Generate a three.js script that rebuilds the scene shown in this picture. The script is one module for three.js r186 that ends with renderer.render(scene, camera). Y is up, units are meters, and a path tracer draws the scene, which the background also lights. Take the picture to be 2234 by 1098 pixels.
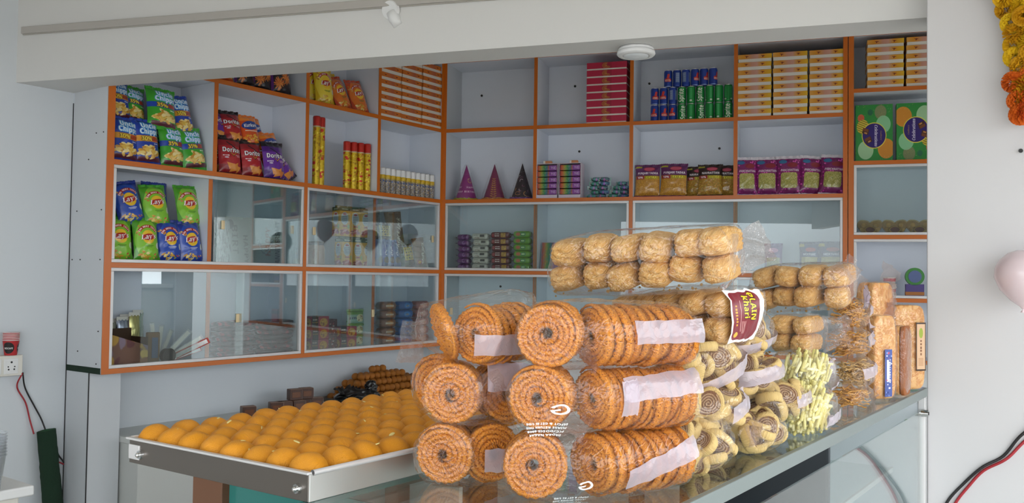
import * as THREE from 'three';
import { RoundedBoxGeometry } from 'three/addons/geometries/RoundedBoxGeometry.js';
import { mergeGeometries, mergeVertices } from 'three/addons/utils/BufferGeometryUtils.js';
import { ConvexGeometry } from 'three/addons/geometries/ConvexGeometry.js';
import { ImprovedNoise } from 'three/addons/math/ImprovedNoise.js';

// ---------------------------------------------------------------- camera, sky, sun, exposure
const EYE = 1.37;                                     // the camera's height above the shop floor, metres
const scene = new THREE.Scene();
const camera = new THREE.PerspectiveCamera(31.58, 2234 / 1098, 0.05, 200);
camera.position.set(0, EYE, 0);
camera.rotation.set(0.0298, 0, 0.0132);
const renderer = new THREE.WebGLRenderer({ antialias: true });
renderer.toneMapping = THREE.LinearToneMapping;
renderer.toneMappingExposure = 0.8;
renderer.shadowMap.enabled = true;
scene.background = new THREE.Color().setRGB(0.9, 0.96, 1.0);
scene.backgroundIntensity = 5.2;
const sun = new THREE.DirectionalLight(new THREE.Color().setRGB(1, 0.95, 0.88), 9);
sun.castShadow = true;
scene.add(sun, sun.target);

// ---------------------------------------------------------------- frames of the two shelf walls
const Lp = [-1.869, -4.077], Cp = [-0.4804, -6.0524], Rp = [2.0023, -5.2425];
function frame(a, b) {
  const d = Math.hypot(b[0] - a[0], b[1] - a[1]), x = [(b[0] - a[0]) / d, (b[1] - a[1]) / d];
  return { p: a, x, z: [-x[1], x[0]], yaw: Math.atan2(-x[1], x[0]), len: d };
}
const FL = frame(Lp, Cp), FR = frame(Cp, Rp);          // L: the side wall with the snack shelves (also the counter's axes); R: the end wall
function at(F, s, n, y) { return new THREE.Vector3(F.p[0] + F.x[0] * s + F.z[0] * n, y, F.p[1] + F.x[1] * s + F.z[1] * n); }
sun.position.copy(at(FL, -5, -6, 20)); sun.target.position.copy(at(FL, 2, 9, 0));
Object.assign(sun.shadow.camera, { left: -16, right: 16, top: 16, bottom: -16, near: 1, far: 60 });
sun.shadow.mapSize.set(2048, 2048); sun.shadow.bias = -0.0005;

// ---------------------------------------------------------------- helpers
let seedState = 7;
function rnd() { seedState = (seedState * 1664525 + 1013904223) >>> 0; return seedState / 4294967296; }
function rr(a, b) { return a + (b - a) * rnd(); }
const perlin = new ImprovedNoise();
const noise = (x, y, z) => perlin.noise(x + 31.7, y + 17.3, z + 5.9);
const ridge = (x, y, z) => Math.pow(1 - Math.abs(noise(x, y, z)) * 1.6, 4);
const taken = {};
function numbered(name) { const k = taken[name] = (taken[name] ?? -1) + 1; return k ? name + '_' + String(k).padStart(3, '0') : name; }
function mesh(name, geo, mat, parent) {
  const m = new THREE.Mesh(geo, mat); m.name = name; m.castShadow = m.receiveShadow = true;
  if (parent) parent.add(m); return m;
}
function struct(name, geo, mat) { const m = mesh(name, geo, mat, scene); m.userData.kind = 'structure'; return m; }
function thing(name, label, category, group) {
  const o = new THREE.Group(); o.name = numbered(name); o.rotation.order = 'YXZ'; scene.add(o);
  o.userData = { label, category }; if (group) o.userData.group = group; return o;
}
function dup(src, label) {
  const o = src.clone(); o.name = numbered(src.name.replace(/_\d{3}$/, '')); scene.add(o);
  o.userData = { ...src.userData, label }; return o;
}
function put(o, F, s, n, y, yaw = 0, lean = 0, roll = 0) {
  o.position.copy(at(F, s, n, y)); o.rotation.set(-lean, F.yaw + yaw, roll, 'YXZ'); return o;
}
const P = (g, x, y, z) => g.translate(x, y, z);
function box(w, h, d, x = 0, y = 0, z = 0, r = 0.0015) {   // its edges rounded so that they catch light
  const g = r > 0 ? new RoundedBoxGeometry(w, h, d, 1, Math.min(r, w / 2.2, h / 2.2, d / 2.2)) : new THREE.BoxGeometry(w, h, d);
  return g.translate(x, y, z);
}
function fbox(F, s0, s1, n0, n1, y0, y1, r = 0.002) {       // a box given in a wall's frame, in world coordinates
  const g = box(s1 - s0, y1 - y0, n1 - n0, 0, 0, 0, r); g.rotateY(F.yaw);
  const c = at(F, (s0 + s1) / 2, (n0 + n1) / 2, (y0 + y1) / 2); return g.translate(c.x, c.y, c.z);
}
function poly(pts, y0, y1) {                                // a slab over a plan outline of [x, z] points
  const s = new THREE.Shape(pts.map(([x, z]) => new THREE.Vector2(x, -z)));
  return new THREE.ExtrudeGeometry(s, { depth: y1 - y0, bevelEnabled: false }).rotateX(-Math.PI / 2).translate(0, y0, 0);
}
function tube(pts, r, seg = 40, rad = 8) { return new THREE.TubeGeometry(new THREE.CatmullRomCurve3(pts), seg, r, rad, false); }
const merge = (a) => mergeGeometries(a.map((g) => { const h = g.index ? g.toNonIndexed() : g; for (const k of Object.keys(h.attributes)) if (!['position', 'normal', 'uv'].includes(k)) h.deleteAttribute(k); return h; }));
function latheH(pts, n = 24) { const g = lathe(pts, n), v = g.attributes.position, u = g.attributes.uv, ys = pts.map((p) => p[1]), a = Math.min(...ys), b = Math.max(...ys); for (let i = 0; i < v.count; i++) u.setY(i, (v.getY(i) - a) / (b - a)); return g; }   // print runs up the side by height
const lathe = (pts, n = 24) => new THREE.LatheGeometry(pts.map(([x, y]) => new THREE.Vector2(x, y)), n);
const ORD = ['first', 'second', 'third', 'fourth', 'fifth', 'sixth', 'seventh', 'eighth', 'ninth', 'tenth', 'eleventh', 'twelfth', 'thirteenth', 'fourteenth', 'fifteenth', 'sixteenth', 'seventeenth', 'eighteenth', 'nineteenth', 'twentieth'];

// superellipsoid shell with creases: bags of clear film, loaves, pastry
function shell(a, b, c, p, { seg = 16, amp = 0, freq = 30, seed = 0, flat = 0, fine = 0, uvk = 4 } = {}) {
  let g = new THREE.BoxGeometry(2, 2, 2, seg, seg, seg); g.deleteAttribute('uv'); g.deleteAttribute('normal'); g = mergeVertices(g, 1e-5);
  const v = g.attributes.position, uv = [];
  for (let i = 0; i < v.count; i++) {
    let x = Math.tan(v.getX(i) * 0.7854), y = Math.tan(v.getY(i) * 0.7854), z = Math.tan(v.getZ(i) * 0.7854);
    x *= a; y *= b; z *= c;
    const r = Math.pow(Math.abs(x / a) ** p + Math.abs(y / b) ** p + Math.abs(z / c) ** p, -1 / p);
    x *= r; y *= r; z *= r;
    const k = 1 - amp * ridge(x * freq + seed, y * freq, z * freq) - fine * (0.5 + 0.5 * noise(x * freq * 4 + seed, y * freq * 4, z * freq * 4));
    x *= k; y *= k; z *= k; if (flat && y < -b + flat) y = -b + flat;
    v.setXYZ(i, x, y, z); uv.push(x * uvk + (uvk > 4 ? 0.5 : z * 4), uvk > 4 ? z * uvk + y * uvk + 0.5 : y * 4 + z * 2);
  }
  g.setAttribute('uv', new THREE.Float32BufferAttribute(uv, 2)); g.computeVertexNormals(); return g;
}
// film drawn tight over its contents: the hull of the points, its edges rounded, with creases; planes kept so that bands can lie on it
function wrap(points, yaw = 0, { pad = 0.003, seg = 26, amp = 0.035, freq = 18, seed = 0, p = 26 } = {}) {
  const c = Math.cos(yaw), s = Math.sin(yaw), pts = points.map(([x, y, z]) => new THREE.Vector3(x * c - z * s, y, x * s + z * c)), bb = new THREE.Box3().setFromPoints(pts), mid = bb.getCenter(new THREE.Vector3());
  pts.forEach((q) => q.sub(mid)); const g0 = new ConvexGeometry(pts), v0 = g0.attributes.position, planes = [], A = new THREE.Vector3(), B = new THREE.Vector3(), C = new THREE.Vector3();
  for (let i = 0; i < v0.count; i += 3) { A.fromBufferAttribute(v0, i); B.fromBufferAttribute(v0, i + 1).sub(A); C.fromBufferAttribute(v0, i + 2).sub(A); const n = B.cross(C).clone(); if (n.length() < 1e-10) continue; n.normalize(); const d = n.dot(A) + pad; if (!planes.some((q) => q.n.dot(n) > 0.985)) planes.push({ n, d }); }
  let g = new THREE.BoxGeometry(2, 2, 2, seg, seg, seg); g.deleteAttribute('uv'); g.deleteAttribute('normal'); g = mergeVertices(g, 1e-5); const v = g.attributes.position, uv = [], dir = new THREE.Vector3();
  for (let i = 0; i < v.count; i++) {
    dir.set(Math.tan(v.getX(i) * 0.7854), Math.tan(v.getY(i) * 0.7854), Math.tan(v.getZ(i) * 0.7854)).multiply(bb.getSize(A)).normalize();
    let q = 0; for (const f of planes) { const k = f.n.dot(dir) / f.d; if (k > 0) q += k ** p; } let r = q ** (-1 / p);
    const x = dir.x * r, y = dir.y * r, z = dir.z * r; r *= 1 - amp * ridge(x * freq + seed, y * freq, z * freq) + amp * 0.5 * noise(x * 40, y * 40 + seed, z * 40);
    v.setXYZ(i, dir.x * r, dir.y * r, dir.z * r); uv.push(x * 4 + z * 4, y * 4 + z * 2);
  }
  g.setAttribute('uv', new THREE.Float32BufferAttribute(uv, 2)); g.computeVertexNormals();
  const size = bb.getSize(new THREE.Vector3()).multiplyScalar(0.5);
  return { geo: g, planes, yaw, a: size.x + pad, b: size.y + pad, c: size.z + pad, mid: new THREE.Vector3(mid.x * c + mid.z * s, mid.y, -mid.x * s + mid.z * c) };
}
// a band of film lying on such a wrap's +z face; places are shares of its half sizes
function band(W, u0, u1, va, vb, h, seed = 0, off = 0.0025, axis = 'z', metres = true) {
  const nx = 24, ny = 5, pos = [], uv = [], idx = [], [a, c] = axis === 'z' ? [W.a, W.c] : [W.c, W.a];
  for (let j = 0; j <= ny; j++) for (let i = 0; i <= nx; i++) {
    const u = i / nx, w = j / ny, x = (u0 + (u1 - u0) * u) * a, y = (va + (vb - va) * u) * W.b + (w - 0.5) * h * (1 + 0.14 * noise(u * 6, seed, 0)); let z = c * 1.1;
    for (const f of W.planes) { const [nx2, nz] = axis === 'z' ? [f.n.x, f.n.z] : [-f.n.z, f.n.x]; if (nz > 0.12) z = Math.min(z, (f.d - nx2 * x - f.n.y * y) / nz); }
    z = Math.max(z, c * 0.35); pos.push(x, y, z + off + 0.0026 * ridge(x * 45 + seed, y * 45, seed)); metres ? uv.push(x * 5 + seed * 0.37, y * 5) : uv.push(u, w);
  }
  for (let j = 0; j < ny; j++) for (let i = 0; i < nx; i++) { const k = j * (nx + 1) + i; idx.push(k, k + 1, k + nx + 2, k, k + nx + 2, k + nx + 1); }
  const g = new THREE.BufferGeometry(); g.setAttribute('position', new THREE.Float32BufferAttribute(pos, 3)); g.setAttribute('uv', new THREE.Float32BufferAttribute(uv, 2)); g.setIndex(idx); g.computeVertexNormals();
  return axis === 'z' ? g : g.rotateY(Math.PI / 2);
}
function crumple(w, h, seed, amp = 0.008, taper = 1, seg = 14) {   // a loose sheet of film, gathered towards its top when taper < 1
  const g = new THREE.PlaneGeometry(w, h, seg, seg), v = g.attributes.position;
  for (let i = 0; i < v.count; i++) {
    const x = v.getX(i), y = v.getY(i), t = (y / h + 0.5), k = 1 + (taper - 1) * t;
    v.setXYZ(i, x * k + amp * 0.5 * noise(x * 30, y * 30, seed), y + amp * 0.5 * noise(y * 25, x * 25, seed + 4), amp * 2 * (ridge(x * 28 + seed, y * 16, seed) - 0.4) + amp * Math.sin(x / w * 17 + seed) * (1 - k + 0.3));
  }
  g.computeVertexNormals(); return g;
}

// ---------------------------------------------------------------- textures (grain, print and lettering)
function canvasTex(w, h, draw, srgb = true) {
  const c = document.createElement('canvas'); c.width = w; c.height = h; const g = c.getContext('2d'); draw(g, w, h);
  const t = new THREE.CanvasTexture(c); if (srgb) t.colorSpace = THREE.SRGBColorSpace; t.wrapS = t.wrapT = THREE.RepeatWrapping; t.magFilter = THREE.LinearFilter; return t;
}
function noiseTex(n, f, srgb = false) {
  const d = new Uint8Array(n * n * 4);
  for (let y = 0; y < n; y++) for (let x = 0; x < n; x++) { const v = Math.max(0, Math.min(255, f(x / n, y / n))); const k = (y * n + x) * 4; d[k] = d[k + 1] = d[k + 2] = v; d[k + 3] = 255; }
  const t = new THREE.DataTexture(d, n, n); t.wrapS = t.wrapT = THREE.RepeatWrapping; t.magFilter = THREE.LinearFilter; t.needsUpdate = true; if (srgb) t.colorSpace = THREE.SRGBColorSpace; return t;
}
const tileNoise = (x, y, f, k) => { const n = (u, v) => noise(u * f + k * 7.3, v * f + k * 3.1, k); return (n(x, y) * (1 - x) * (1 - y) + n(x - 1, y) * x * (1 - y) + n(x, y - 1) * (1 - x) * y + n(x - 1, y - 1) * x * y) / Math.sqrt(((1 - x) ** 2 + x * x) * ((1 - y) ** 2 + y * y)); };
const grainBump = noiseTex(256, (x, y) => 128 + 90 * tileNoise(x, y, 40, 1) + 60 * tileNoise(x, y, 90, 5));
const creaseBump = noiseTex(512, (x, y) => 255 * Math.pow(1 - Math.abs(tileNoise(x, y, 14, 2)) * 1.5, 8) * 0.6 + 255 * Math.pow(1 - Math.abs(tileNoise(x, y, 30, 9)) * 1.5, 10) * 0.4);
const wallBump = noiseTex(256, (x, y) => 128 + 60 * tileNoise(x, y, 6, 1) + 30 * tileNoise(x, y, 50, 3));
const smudge = noiseTex(256, (x, y) => 205 + 60 * tileNoise(x, y, 5, 8) + 30 * tileNoise(x, y, 22, 3));

// ---------------------------------------------------------------- materials
const S = (color, rough = 0.6, extra = {}) => new THREE.MeshStandardMaterial({ color, roughness: rough, side: THREE.DoubleSide, ...extra });
const Ph = (color, rough, extra) => new THREE.MeshPhysicalMaterial({ color, roughness: rough, side: THREE.DoubleSide, ...extra });
const M = {
  wall: S(0xdfe0e0, 0.8, { bumpMap: wallBump, bumpScale: 0.0008 }),
  wallLeft: S(0xd6dbe0, 0.7, { bumpMap: wallBump, bumpScale: 0.0008 }),
  fascia: S(0xd9d8d6, 0.75, { bumpMap: wallBump, bumpScale: 0.0008 }),
  pillar: S(0xd0cecf, 0.55, { bumpMap: wallBump, bumpScale: 0.0006 }),
  ceiling: S(0xdedcd6, 0.85),
  floor: S(0xb9b3a8, 0.5),
  street: S(0xb3b0ab, 0.9, { bumpMap: grainBump, bumpScale: 0.002 }),
  facade: S(0x4d4c4a, 0.9),
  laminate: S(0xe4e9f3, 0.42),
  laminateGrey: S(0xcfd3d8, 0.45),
  edge: Ph(0xcb680a, 0.34, { clearcoat: 0.25, clearcoatRoughness: 0.25 }),
  alu: S(0xd8d6d6, 0.38, { metalness: 0.35 }),
  steel: S(0xc4c1be, 0.36, { metalness: 0.85 }),
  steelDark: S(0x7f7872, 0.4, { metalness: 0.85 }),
  chrome: S(0xdddddd, 0.15, { metalness: 1 }),
  brass: S(0xd9c39a, 0.35, { metalness: 0.6 }),
  glass: Ph(0xf2f7f6, 0.0, { transmission: 1, thickness: 0, ior: 1.52 }),
  paneGlass: Ph(0xeef4f4, 0.0, { transmission: 1, thickness: 0, ior: 1.95 }),   // one sheet stands for the pane's two reflecting faces
  glassEdge: Ph(0x3f8d86, 0.12, { transmission: 0.3, thickness: 0 }),
  film: Ph(0xffffff, 0.05, { transmission: 0.988, thickness: 0, ior: 1.5, bumpMap: creaseBump, bumpScale: 0.0013 }),
  filmHazy: Ph(0xf6ece8, 0.09, { transmission: 0.93, thickness: 0, ior: 1.5, bumpMap: creaseBump, bumpScale: 0.003 }),
  tape: Ph(0xe4d8e2, 0.12, { transmission: 0.55, thickness: 0, ior: 1.55, bumpMap: creaseBump, bumpScale: 0.0005 }),
  white: S(0xe8e8e8, 0.5), offWhite: S(0xe3dfd6, 0.6), black: S(0x141416, 0.45), dark: S(0x2a2a2c, 0.6),
  paper: S(0xe6e2da, 0.8), red: S(0xb3202a, 0.5), greenMat: S(0x1e3d2a, 0.95, { bumpMap: grainBump, bumpScale: 0.006 }),
  wood: S(0x6d4a35, 0.6), ledge: S(0xc9cbc8, 0.4),
  chakli: S(0xe39a30, 0.75, { bumpMap: grainBump, bumpScale: 0.0008 }),
  chakliDark: S(0xd48a26, 0.75, { bumpMap: grainBump, bumpScale: 0.0008 }),
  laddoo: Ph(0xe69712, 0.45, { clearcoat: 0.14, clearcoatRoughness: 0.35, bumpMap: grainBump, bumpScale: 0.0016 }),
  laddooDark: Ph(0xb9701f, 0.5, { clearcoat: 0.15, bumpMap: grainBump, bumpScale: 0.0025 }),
  nut: S(0xe2d08a, 0.5),
  blackFilm: Ph(0x0c0c0e, 0.3, { clearcoat: 0.5 }),
};

// ---------------------------------------------------------------- the setting
const CEIL = 2.88, SOFFIT = EYE + 0.86;
struct('floor', fbox(FL, -4.2, 6, -0.42, 4.9, -0.12, 0, 0), M.floor);
struct('street_ground', fbox(FL, -14, 16, 4.9, 26, -0.3, -0.15, 0), M.street);
struct('street_ground_002', fbox(FL, -14, -4.2, -6, 4.9, -0.3, -0.15, 0), M.street);
struct('ceiling', fbox(FL, -4.2, 6, -0.42, 4.75, CEIL, CEIL + 0.15, 0), M.ceiling);
struct('wall_left', fbox(FL, -4.2, 2.9, -0.42, -0.298, 0, CEIL, 0), M.wallLeft);
struct('wall_back', fbox(FR, -0.5, 6, -0.42, -0.31, 0, CEIL, 0), M.wall);
struct('wall_right', fbox(FL, 0.70, 0.95, 3.346, 4.3, 0, CEIL, 0.004), M.pillar);
struct('wall_front', merge([fbox(FL, -4.32, -4.2, -0.42, 1.9, 0, CEIL, 0), fbox(FL, -4.32, -4.2, 1.9, 4.75, 2.2, CEIL, 0)]), M.wall);
struct('trim_1', merge([fbox(FL, -4.2, 0.95, 4.6, 4.75, 2.12, CEIL, 0), fbox(FL, 0.95, 6, 4.6, 4.75, 2.02, CEIL, 0)]), M.fascia);         // header over the far street opening
{ // the dropped beam: its front and back faces run parallel to the end wall; it also covers the end of the side cabinet
  const u = FR.x, a = [-1.956, -3.926], q = [Lp[0] - FL.z[0] * 0.31, Lp[1] - FL.z[1] * 0.31];
  const f0 = [a[0] - u[0] * 0.52, a[1] - u[1] * 0.52], f1 = [a[0] + u[0] * 3.65, a[1] + u[1] * 3.65], b1 = [Lp[0] + u[0] * 3.62, Lp[1] + u[1] * 3.62];
  struct('beam', poly([f0, f1, b1, Lp, q], SOFFIT, CEIL - 0.002), M.fascia);
  const o = new THREE.Group(); o.name = 'cable_trunking'; scene.add(o); o.userData = { label: 'pale plastic cable trunking running along the face of the ceiling beam', category: 'trunking' };
  const L = 3.5, g = box(L, 0.032, 0.018, 0, 0, 0.006, 0.003);
  o.position.set(a[0] + u[0] * 1.46 + FR.z[0] * 0.004, EYE + 1.068, a[1] + u[1] * 1.46 + FR.z[1] * 0.004); o.rotation.set(0, FR.yaw, -0.014, 'YXZ');
  mesh('cover', g, S(0xb4afa9, 0.6), o); mesh('base_channel', box(L, 0.038, 0.006, 0, 0, 0.001, 0.001), S(0xb5b0a8, 0.6), o);
}
// the far side of the street, seen only in reflections
{
  const F = thing('boundary_wall', 'low dark weathered boundary wall across the street, seen mirrored in the cabinet glass', 'wall'); put(F, FL, 6, 8.2, -0.15, Math.PI);
  mesh('wall', box(20, 1.3, 0.2, 0, 0.65, 0, 0), M.facade, F); mesh('coping', box(20, 0.06, 0.28, 0, 1.33, 0, 0.01), M.facade, F);
  for (let i = 0; i < 7; i++) mesh('pier', box(0.35, 1.75, 0.35, -9 + i * 3, 0.875, 0, 0.01), M.facade, F);
}
// boxed column under the end of the side cabinet
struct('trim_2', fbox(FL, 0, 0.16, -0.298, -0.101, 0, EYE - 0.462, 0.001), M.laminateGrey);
struct('trim_3', merge([fbox(FL, -0.0015, 0.003, -0.102, -0.0985, 0, EYE - 0.462, 0), fbox(FL, -0.003, 0.003, -0.3, -0.294, 0, CEIL - 0.7, 0)]), M.dark);
// the low ledge below the side cabinet
const LEDGE = EYE - 0.778;
struct('trim_4', merge([fbox(FL, 0.162, 2.5, -0.3, 0.055, LEDGE - 0.03, LEDGE, 0.003), fbox(FL, 0.17, 2.5, -0.3, 0.04, 0, LEDGE - 0.03, 0)]), M.ledge);

// ---------------------------------------------------------------- shelf cabinets
// cols: divider places along the wall; rows: shelf heights; glassRows: [row, [from column, to column], panes]
const BACK = 0.292, T = 0.018;
function cabinet(name, label, F, cols, rows, { e0 = 0.026, e1 = 0.026, glass = [], screws = [], sideScrews = [], pane = M.paneGlass }) {
  const o = thing(name, label, 'shelf cabinet'); put(o, F, 0, 0, 0);
  const s0 = cols[0], s1 = cols[cols.length - 1], y0 = rows[0], y1 = rows[rows.length - 1];
  mesh('back_panel', box(s1 - s0, y1 - y0, 0.006, (s0 + s1) / 2, (y0 + y1) / 2, -BACK - 0.002, 0), M.laminate, o);
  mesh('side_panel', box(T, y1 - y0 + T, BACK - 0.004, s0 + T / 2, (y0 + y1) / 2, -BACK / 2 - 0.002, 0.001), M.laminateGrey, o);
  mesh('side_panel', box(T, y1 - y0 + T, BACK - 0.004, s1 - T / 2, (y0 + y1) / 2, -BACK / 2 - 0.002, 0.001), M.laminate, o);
  rows.forEach((y) => {
    mesh('shelf_board', box(s1 - s0 - 2 * T, T, BACK - 0.006, (s0 + s1) / 2, y, -BACK / 2 - 0.002, 0.001), M.laminate, o);
    mesh('edge_strip', box(s1 - s0, 0.024, 0.003, (s0 + s1) / 2, y, 0.0005, 0.001), M.edge, o);
  });
  for (let c = 1; c < cols.length - 1; c++) for (let r = 0; r < rows.length - 1; r++) {
    const ya = rows[r] + T / 2, yb = rows[r + 1] - T / 2, behind = glass.some(([gr, a, b]) => gr === r && c > a && c < b);
    mesh('divider', box(T, yb - ya, BACK - 0.006 - (behind ? 0.028 : 0), cols[c], (ya + yb) / 2, -BACK / 2 - 0.002 - (behind ? 0.014 : 0), 0.001), M.laminate, o);
    mesh('edge_strip', box(0.024, yb - ya - 0.005, 0.003, cols[c], (ya + yb) / 2, behind ? -0.029 : 0.0005, 0.001), M.edge, o);
  }
  mesh('edge_strip', box(e0, y1 - y0 + 0.024, 0.003, s0 + e0 / 2, (y0 + y1) / 2, 0.001, 0.001), M.edge, o);
  mesh('edge_strip', box(e1, y1 - y0 + 0.024, 0.003, s1 - e1 / 2, (y0 + y1) / 2, 0.001, 0.001), M.edge, o);
  for (const [r, a, b, panes] of glass) {
    const xa = a === 0 ? s0 + e0 : cols[a] + 0.012, xb = b === cols.length - 1 ? s1 - e1 : cols[b] - 0.012, ya = rows[r] + 0.012, yb = rows[r + 1] - 0.012, f = 0.016;
    for (const [w, h, x, y] of [[xb - xa, f, (xa + xb) / 2, ya + f / 2], [xb - xa, f, (xa + xb) / 2, yb - f / 2], [f, yb - ya - 2 * f, xa + f / 2, (ya + yb) / 2], [f, yb - ya - 2 * f, xb - f / 2, (ya + yb) / 2]])
      mesh('aluminium_track', box(w, h, 0.024, x, y, -0.012, 0.002), M.alu, o);
    panes.forEach(([pa, pb, hx], k) => {
      const x0 = xa + f + (xb - xa - 2 * f) * pa, x1 = xa + f + (xb - xa - 2 * f) * pb;
      const d = mesh('glass_door', box(x1 - x0, yb - ya - 2 * f + 0.006, 0.004, (x0 + x1) / 2, (ya + yb) / 2, k % 2 ? -0.0165 : -0.0065, 0), pane, o);
      if (hx != null) { const hxx = x0 + (x1 - x0) * hx; mesh('handle', box(0.02, 0.046, 0.006, hxx, (ya + yb) / 2 - 0.02, k % 2 ? -0.0115 : -0.0015, 0.002), M.brass, d); }
    });
  }
  for (const [x, y] of screws) mesh('screw', new THREE.CylinderGeometry(0.008, 0.008, 0.006, 10).rotateX(Math.PI / 2).translate(x, y, -BACK + 0.003), M.black, o);
  for (const [n, y] of sideScrews) mesh('screw', new THREE.CylinderGeometry(0.003, 0.003, 0.004, 8).rotateZ(Math.PI / 2).translate(-0.001, y, n), M.dark, o);
  return o;
}
const H = [-0.455, 0.036, 0.515, 0.997, 1.472].map((h) => h + EYE);
const cabL = cabinet('shelf_cabinet', 'orange edged wall cabinet along the side wall holding crisps and snacks', FL, [0, 0.585, 1.2, 1.79, 2.418], H, {
  e0: 0.036, glass: [[0, 0, 2, [[0.13, 0.66, 0.93], [0.62, 1, 0.06]]], [0, 2, 4, [[0, 0.52, 0.9], [0.5, 1, null]]], [1, 0, 2, [[0.5, 1, 0.06], [0.49, 0.99, 0.92]]], [1, 2, 4, [[0, 0.53, 0.07], [0.5, 1, 0.93]]]],
  sideScrews: [[-0.03, 2.02], [-0.09, 2.02], [-0.15, 1.9], [-0.03, 1.43], [-0.2, 1.43], [-0.27, 1.43], [-0.03, 1.1], [-0.2, 1.0], [-0.04, 0.95], [-0.03, 1.66], [-0.24, 1.66]],
});
mesh('green_strip', box(0.004, 0.028, 0.29, 0, EYE - 0.452, -0.15, 0.001), M.greenMat, cabL);
cabinet('shelf_cabinet', 'orange edged wall cabinet across the end wall with pink boxes, cans and party hats', FR, [0, 0.656, 1.296, 1.942, 2.588], H, {
  e0: 0.024, pane: M.glass, glass: [[0, 0, 2, [[0, 0.52, 0.06], [0.5, 1, 0.94]]], [0, 2, 4, [[0, 0.52, null], [0.5, 1, 0.94]]], [1, 0, 2, [[0, 0.52, null], [0.5, 1, null]]], [1, 2, 4, [[0, 0.52, null], [0.5, 1, null]]]],
  screws: [[0.17, EYE + 1.29], [0.85, EYE + 1.32], [0.885, EYE + 0.87], [1.36, EYE + 1.31], [1.82, EYE + 0.86], [0.33, EYE - 0.06]],
});
cabinet('shelf_cabinet', 'orange edged cabinet beside the white pillar with green gift boxes and gold chocolates', FR, [2.592, 3.35], [EYE - 0.455, EYE - 0.1, EYE + 0.268, EYE + 0.706, EYE + 1.135, EYE + 1.472], { e0: 0.03, pane: M.glass, glass: [[1, 0, 1, []], [2, 0, 1, [[0, 1, null]]]] });

// screws of the boxed column, wall fixings
{
  const o = thing('wall_nail', 'small dark nail in the white pillar below the marigold garland', 'nail'); o.position.copy(at(FL, 0.697, 3.599, EYE + 0.389)); o.rotation.y = FL.yaw + Math.PI / 2;
  mesh('shank', new THREE.CylinderGeometry(0.003, 0.003, 0.012, 8).rotateX(Math.PI / 2), M.dark, o); mesh('head', new THREE.CylinderGeometry(0.006, 0.006, 0.002, 12).rotateX(Math.PI / 2).translate(0, 0, -0.006), M.dark, o);
}
// round ceiling lamp under the beam, unlit
{
  const o = thing('ceiling_lamp', 'round white surface lamp under the ceiling beam, switched off', 'lamp'); o.position.set(0.45, SOFFIT, -3.275);
  mesh('base', lathe([[0, 0], [0.062, 0], [0.066, -0.008], [0.062, -0.014], [0, -0.014]], 40), M.white, o);
  mesh('rim', lathe([[0.058, -0.012], [0.069, -0.014], [0.071, -0.024], [0.066, -0.031], [0.05, -0.033], [0.048, -0.028]], 40), M.white, o);
  mesh('diffuser', lathe([[0, -0.041], [0.03, -0.039], [0.045, -0.034], [0.05, -0.027], [0, -0.027]], 40), S(0xdfe3e6, 0.5), o);
}
{
  const o = thing('bulb_holder', 'small white angled bulb holder on the beam above the cabinets', 'fitting'); put(o, FR, 0, 0, 0);
  o.position.set(-0.481, EYE + 1.03, -3.44); o.rotation.set(0.5, FR.yaw, 0.5, 'YXZ');
  mesh('backplate', new THREE.CylinderGeometry(0.035, 0.04, 0.012, 24).rotateX(Math.PI / 2 - 0.3).translate(0, 0.01, 0), M.white, o);
  mesh('socket', lathe([[0, 0], [0.022, 0], [0.024, -0.03], [0.02, -0.045], [0.019, -0.06], [0, -0.06]], 20).rotateX(-0.4), M.white, o);
}

// ---------------------------------------------------------------- prints
const shade = (g, w, h, c) => { g.fillStyle = c; g.fillRect(0, 0, w, h); };
function ell(g, x, y, a, b, c, rot = 0) { g.fillStyle = c; g.beginPath(); g.ellipse(x, y, a, b, rot, 0, 7); g.fill(); }
function words(g, t, x, y, size, fill, { stroke, sw = 4, font = 'bold italic', fam = 'sans-serif', rot = 0, align = 'center', max } = {}) {
  g.save(); g.translate(x, y); g.rotate(rot); g.font = `${font} ${size}px ${fam}`; g.textAlign = align; g.textBaseline = 'middle';
  const k = max ? Math.min(1, max / g.measureText(t).width) : 1; g.scale(k, 1);
  if (stroke) { g.strokeStyle = stroke; g.lineWidth = sw; g.lineJoin = 'round'; g.strokeText(t, 0, 0); }
  g.fillStyle = fill; g.fillText(t, 0, 0); g.restore();
}
// print too small to read in the photograph: a row of uneven strokes
function blurb(g, n, x, y, size, fill, { rot = 0, max = 1e9 } = {}) {
  const w = Math.min(max, n * size * 0.6) / n; g.save(); g.translate(x, y); g.rotate(rot); g.fillStyle = fill;
  for (let i = 0; i < n; i++) { const h = size * rr(0.4, 0.62); g.fillRect((i - n / 2) * w, -h / 2, w * rr(0.5, 0.8), h); } g.restore();
}
function crisps(g, x, y, w, h, n, tones) { for (let i = 0; i < n; i++) { const a = rr(0, 6.28), r = Math.sqrt(rnd()); ell(g, x + Math.cos(a) * r * w, y + Math.sin(a) * r * h, rr(w * 0.18, w * 0.36), rr(h * 0.16, h * 0.3), tones[i % tones.length], rr(-0.8, 0.8)); } }
function specks(g, w, h, y0, y1, n, tones, len = 8) { for (let i = 0; i < n; i++) { g.strokeStyle = tones[i % tones.length]; g.lineWidth = rr(1, 3); g.beginPath(); const x = rr(0, w), y = rr(y0, y1), a = rr(0, 6.28); g.moveTo(x, y); g.lineTo(x + Math.cos(a) * len, y + Math.sin(a) * len); g.stroke(); } }
const POT = ['#e3b94e', '#d9a63c', '#ecd07a', '#c98f2e', '#f0dc98'];
const print = {};
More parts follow.
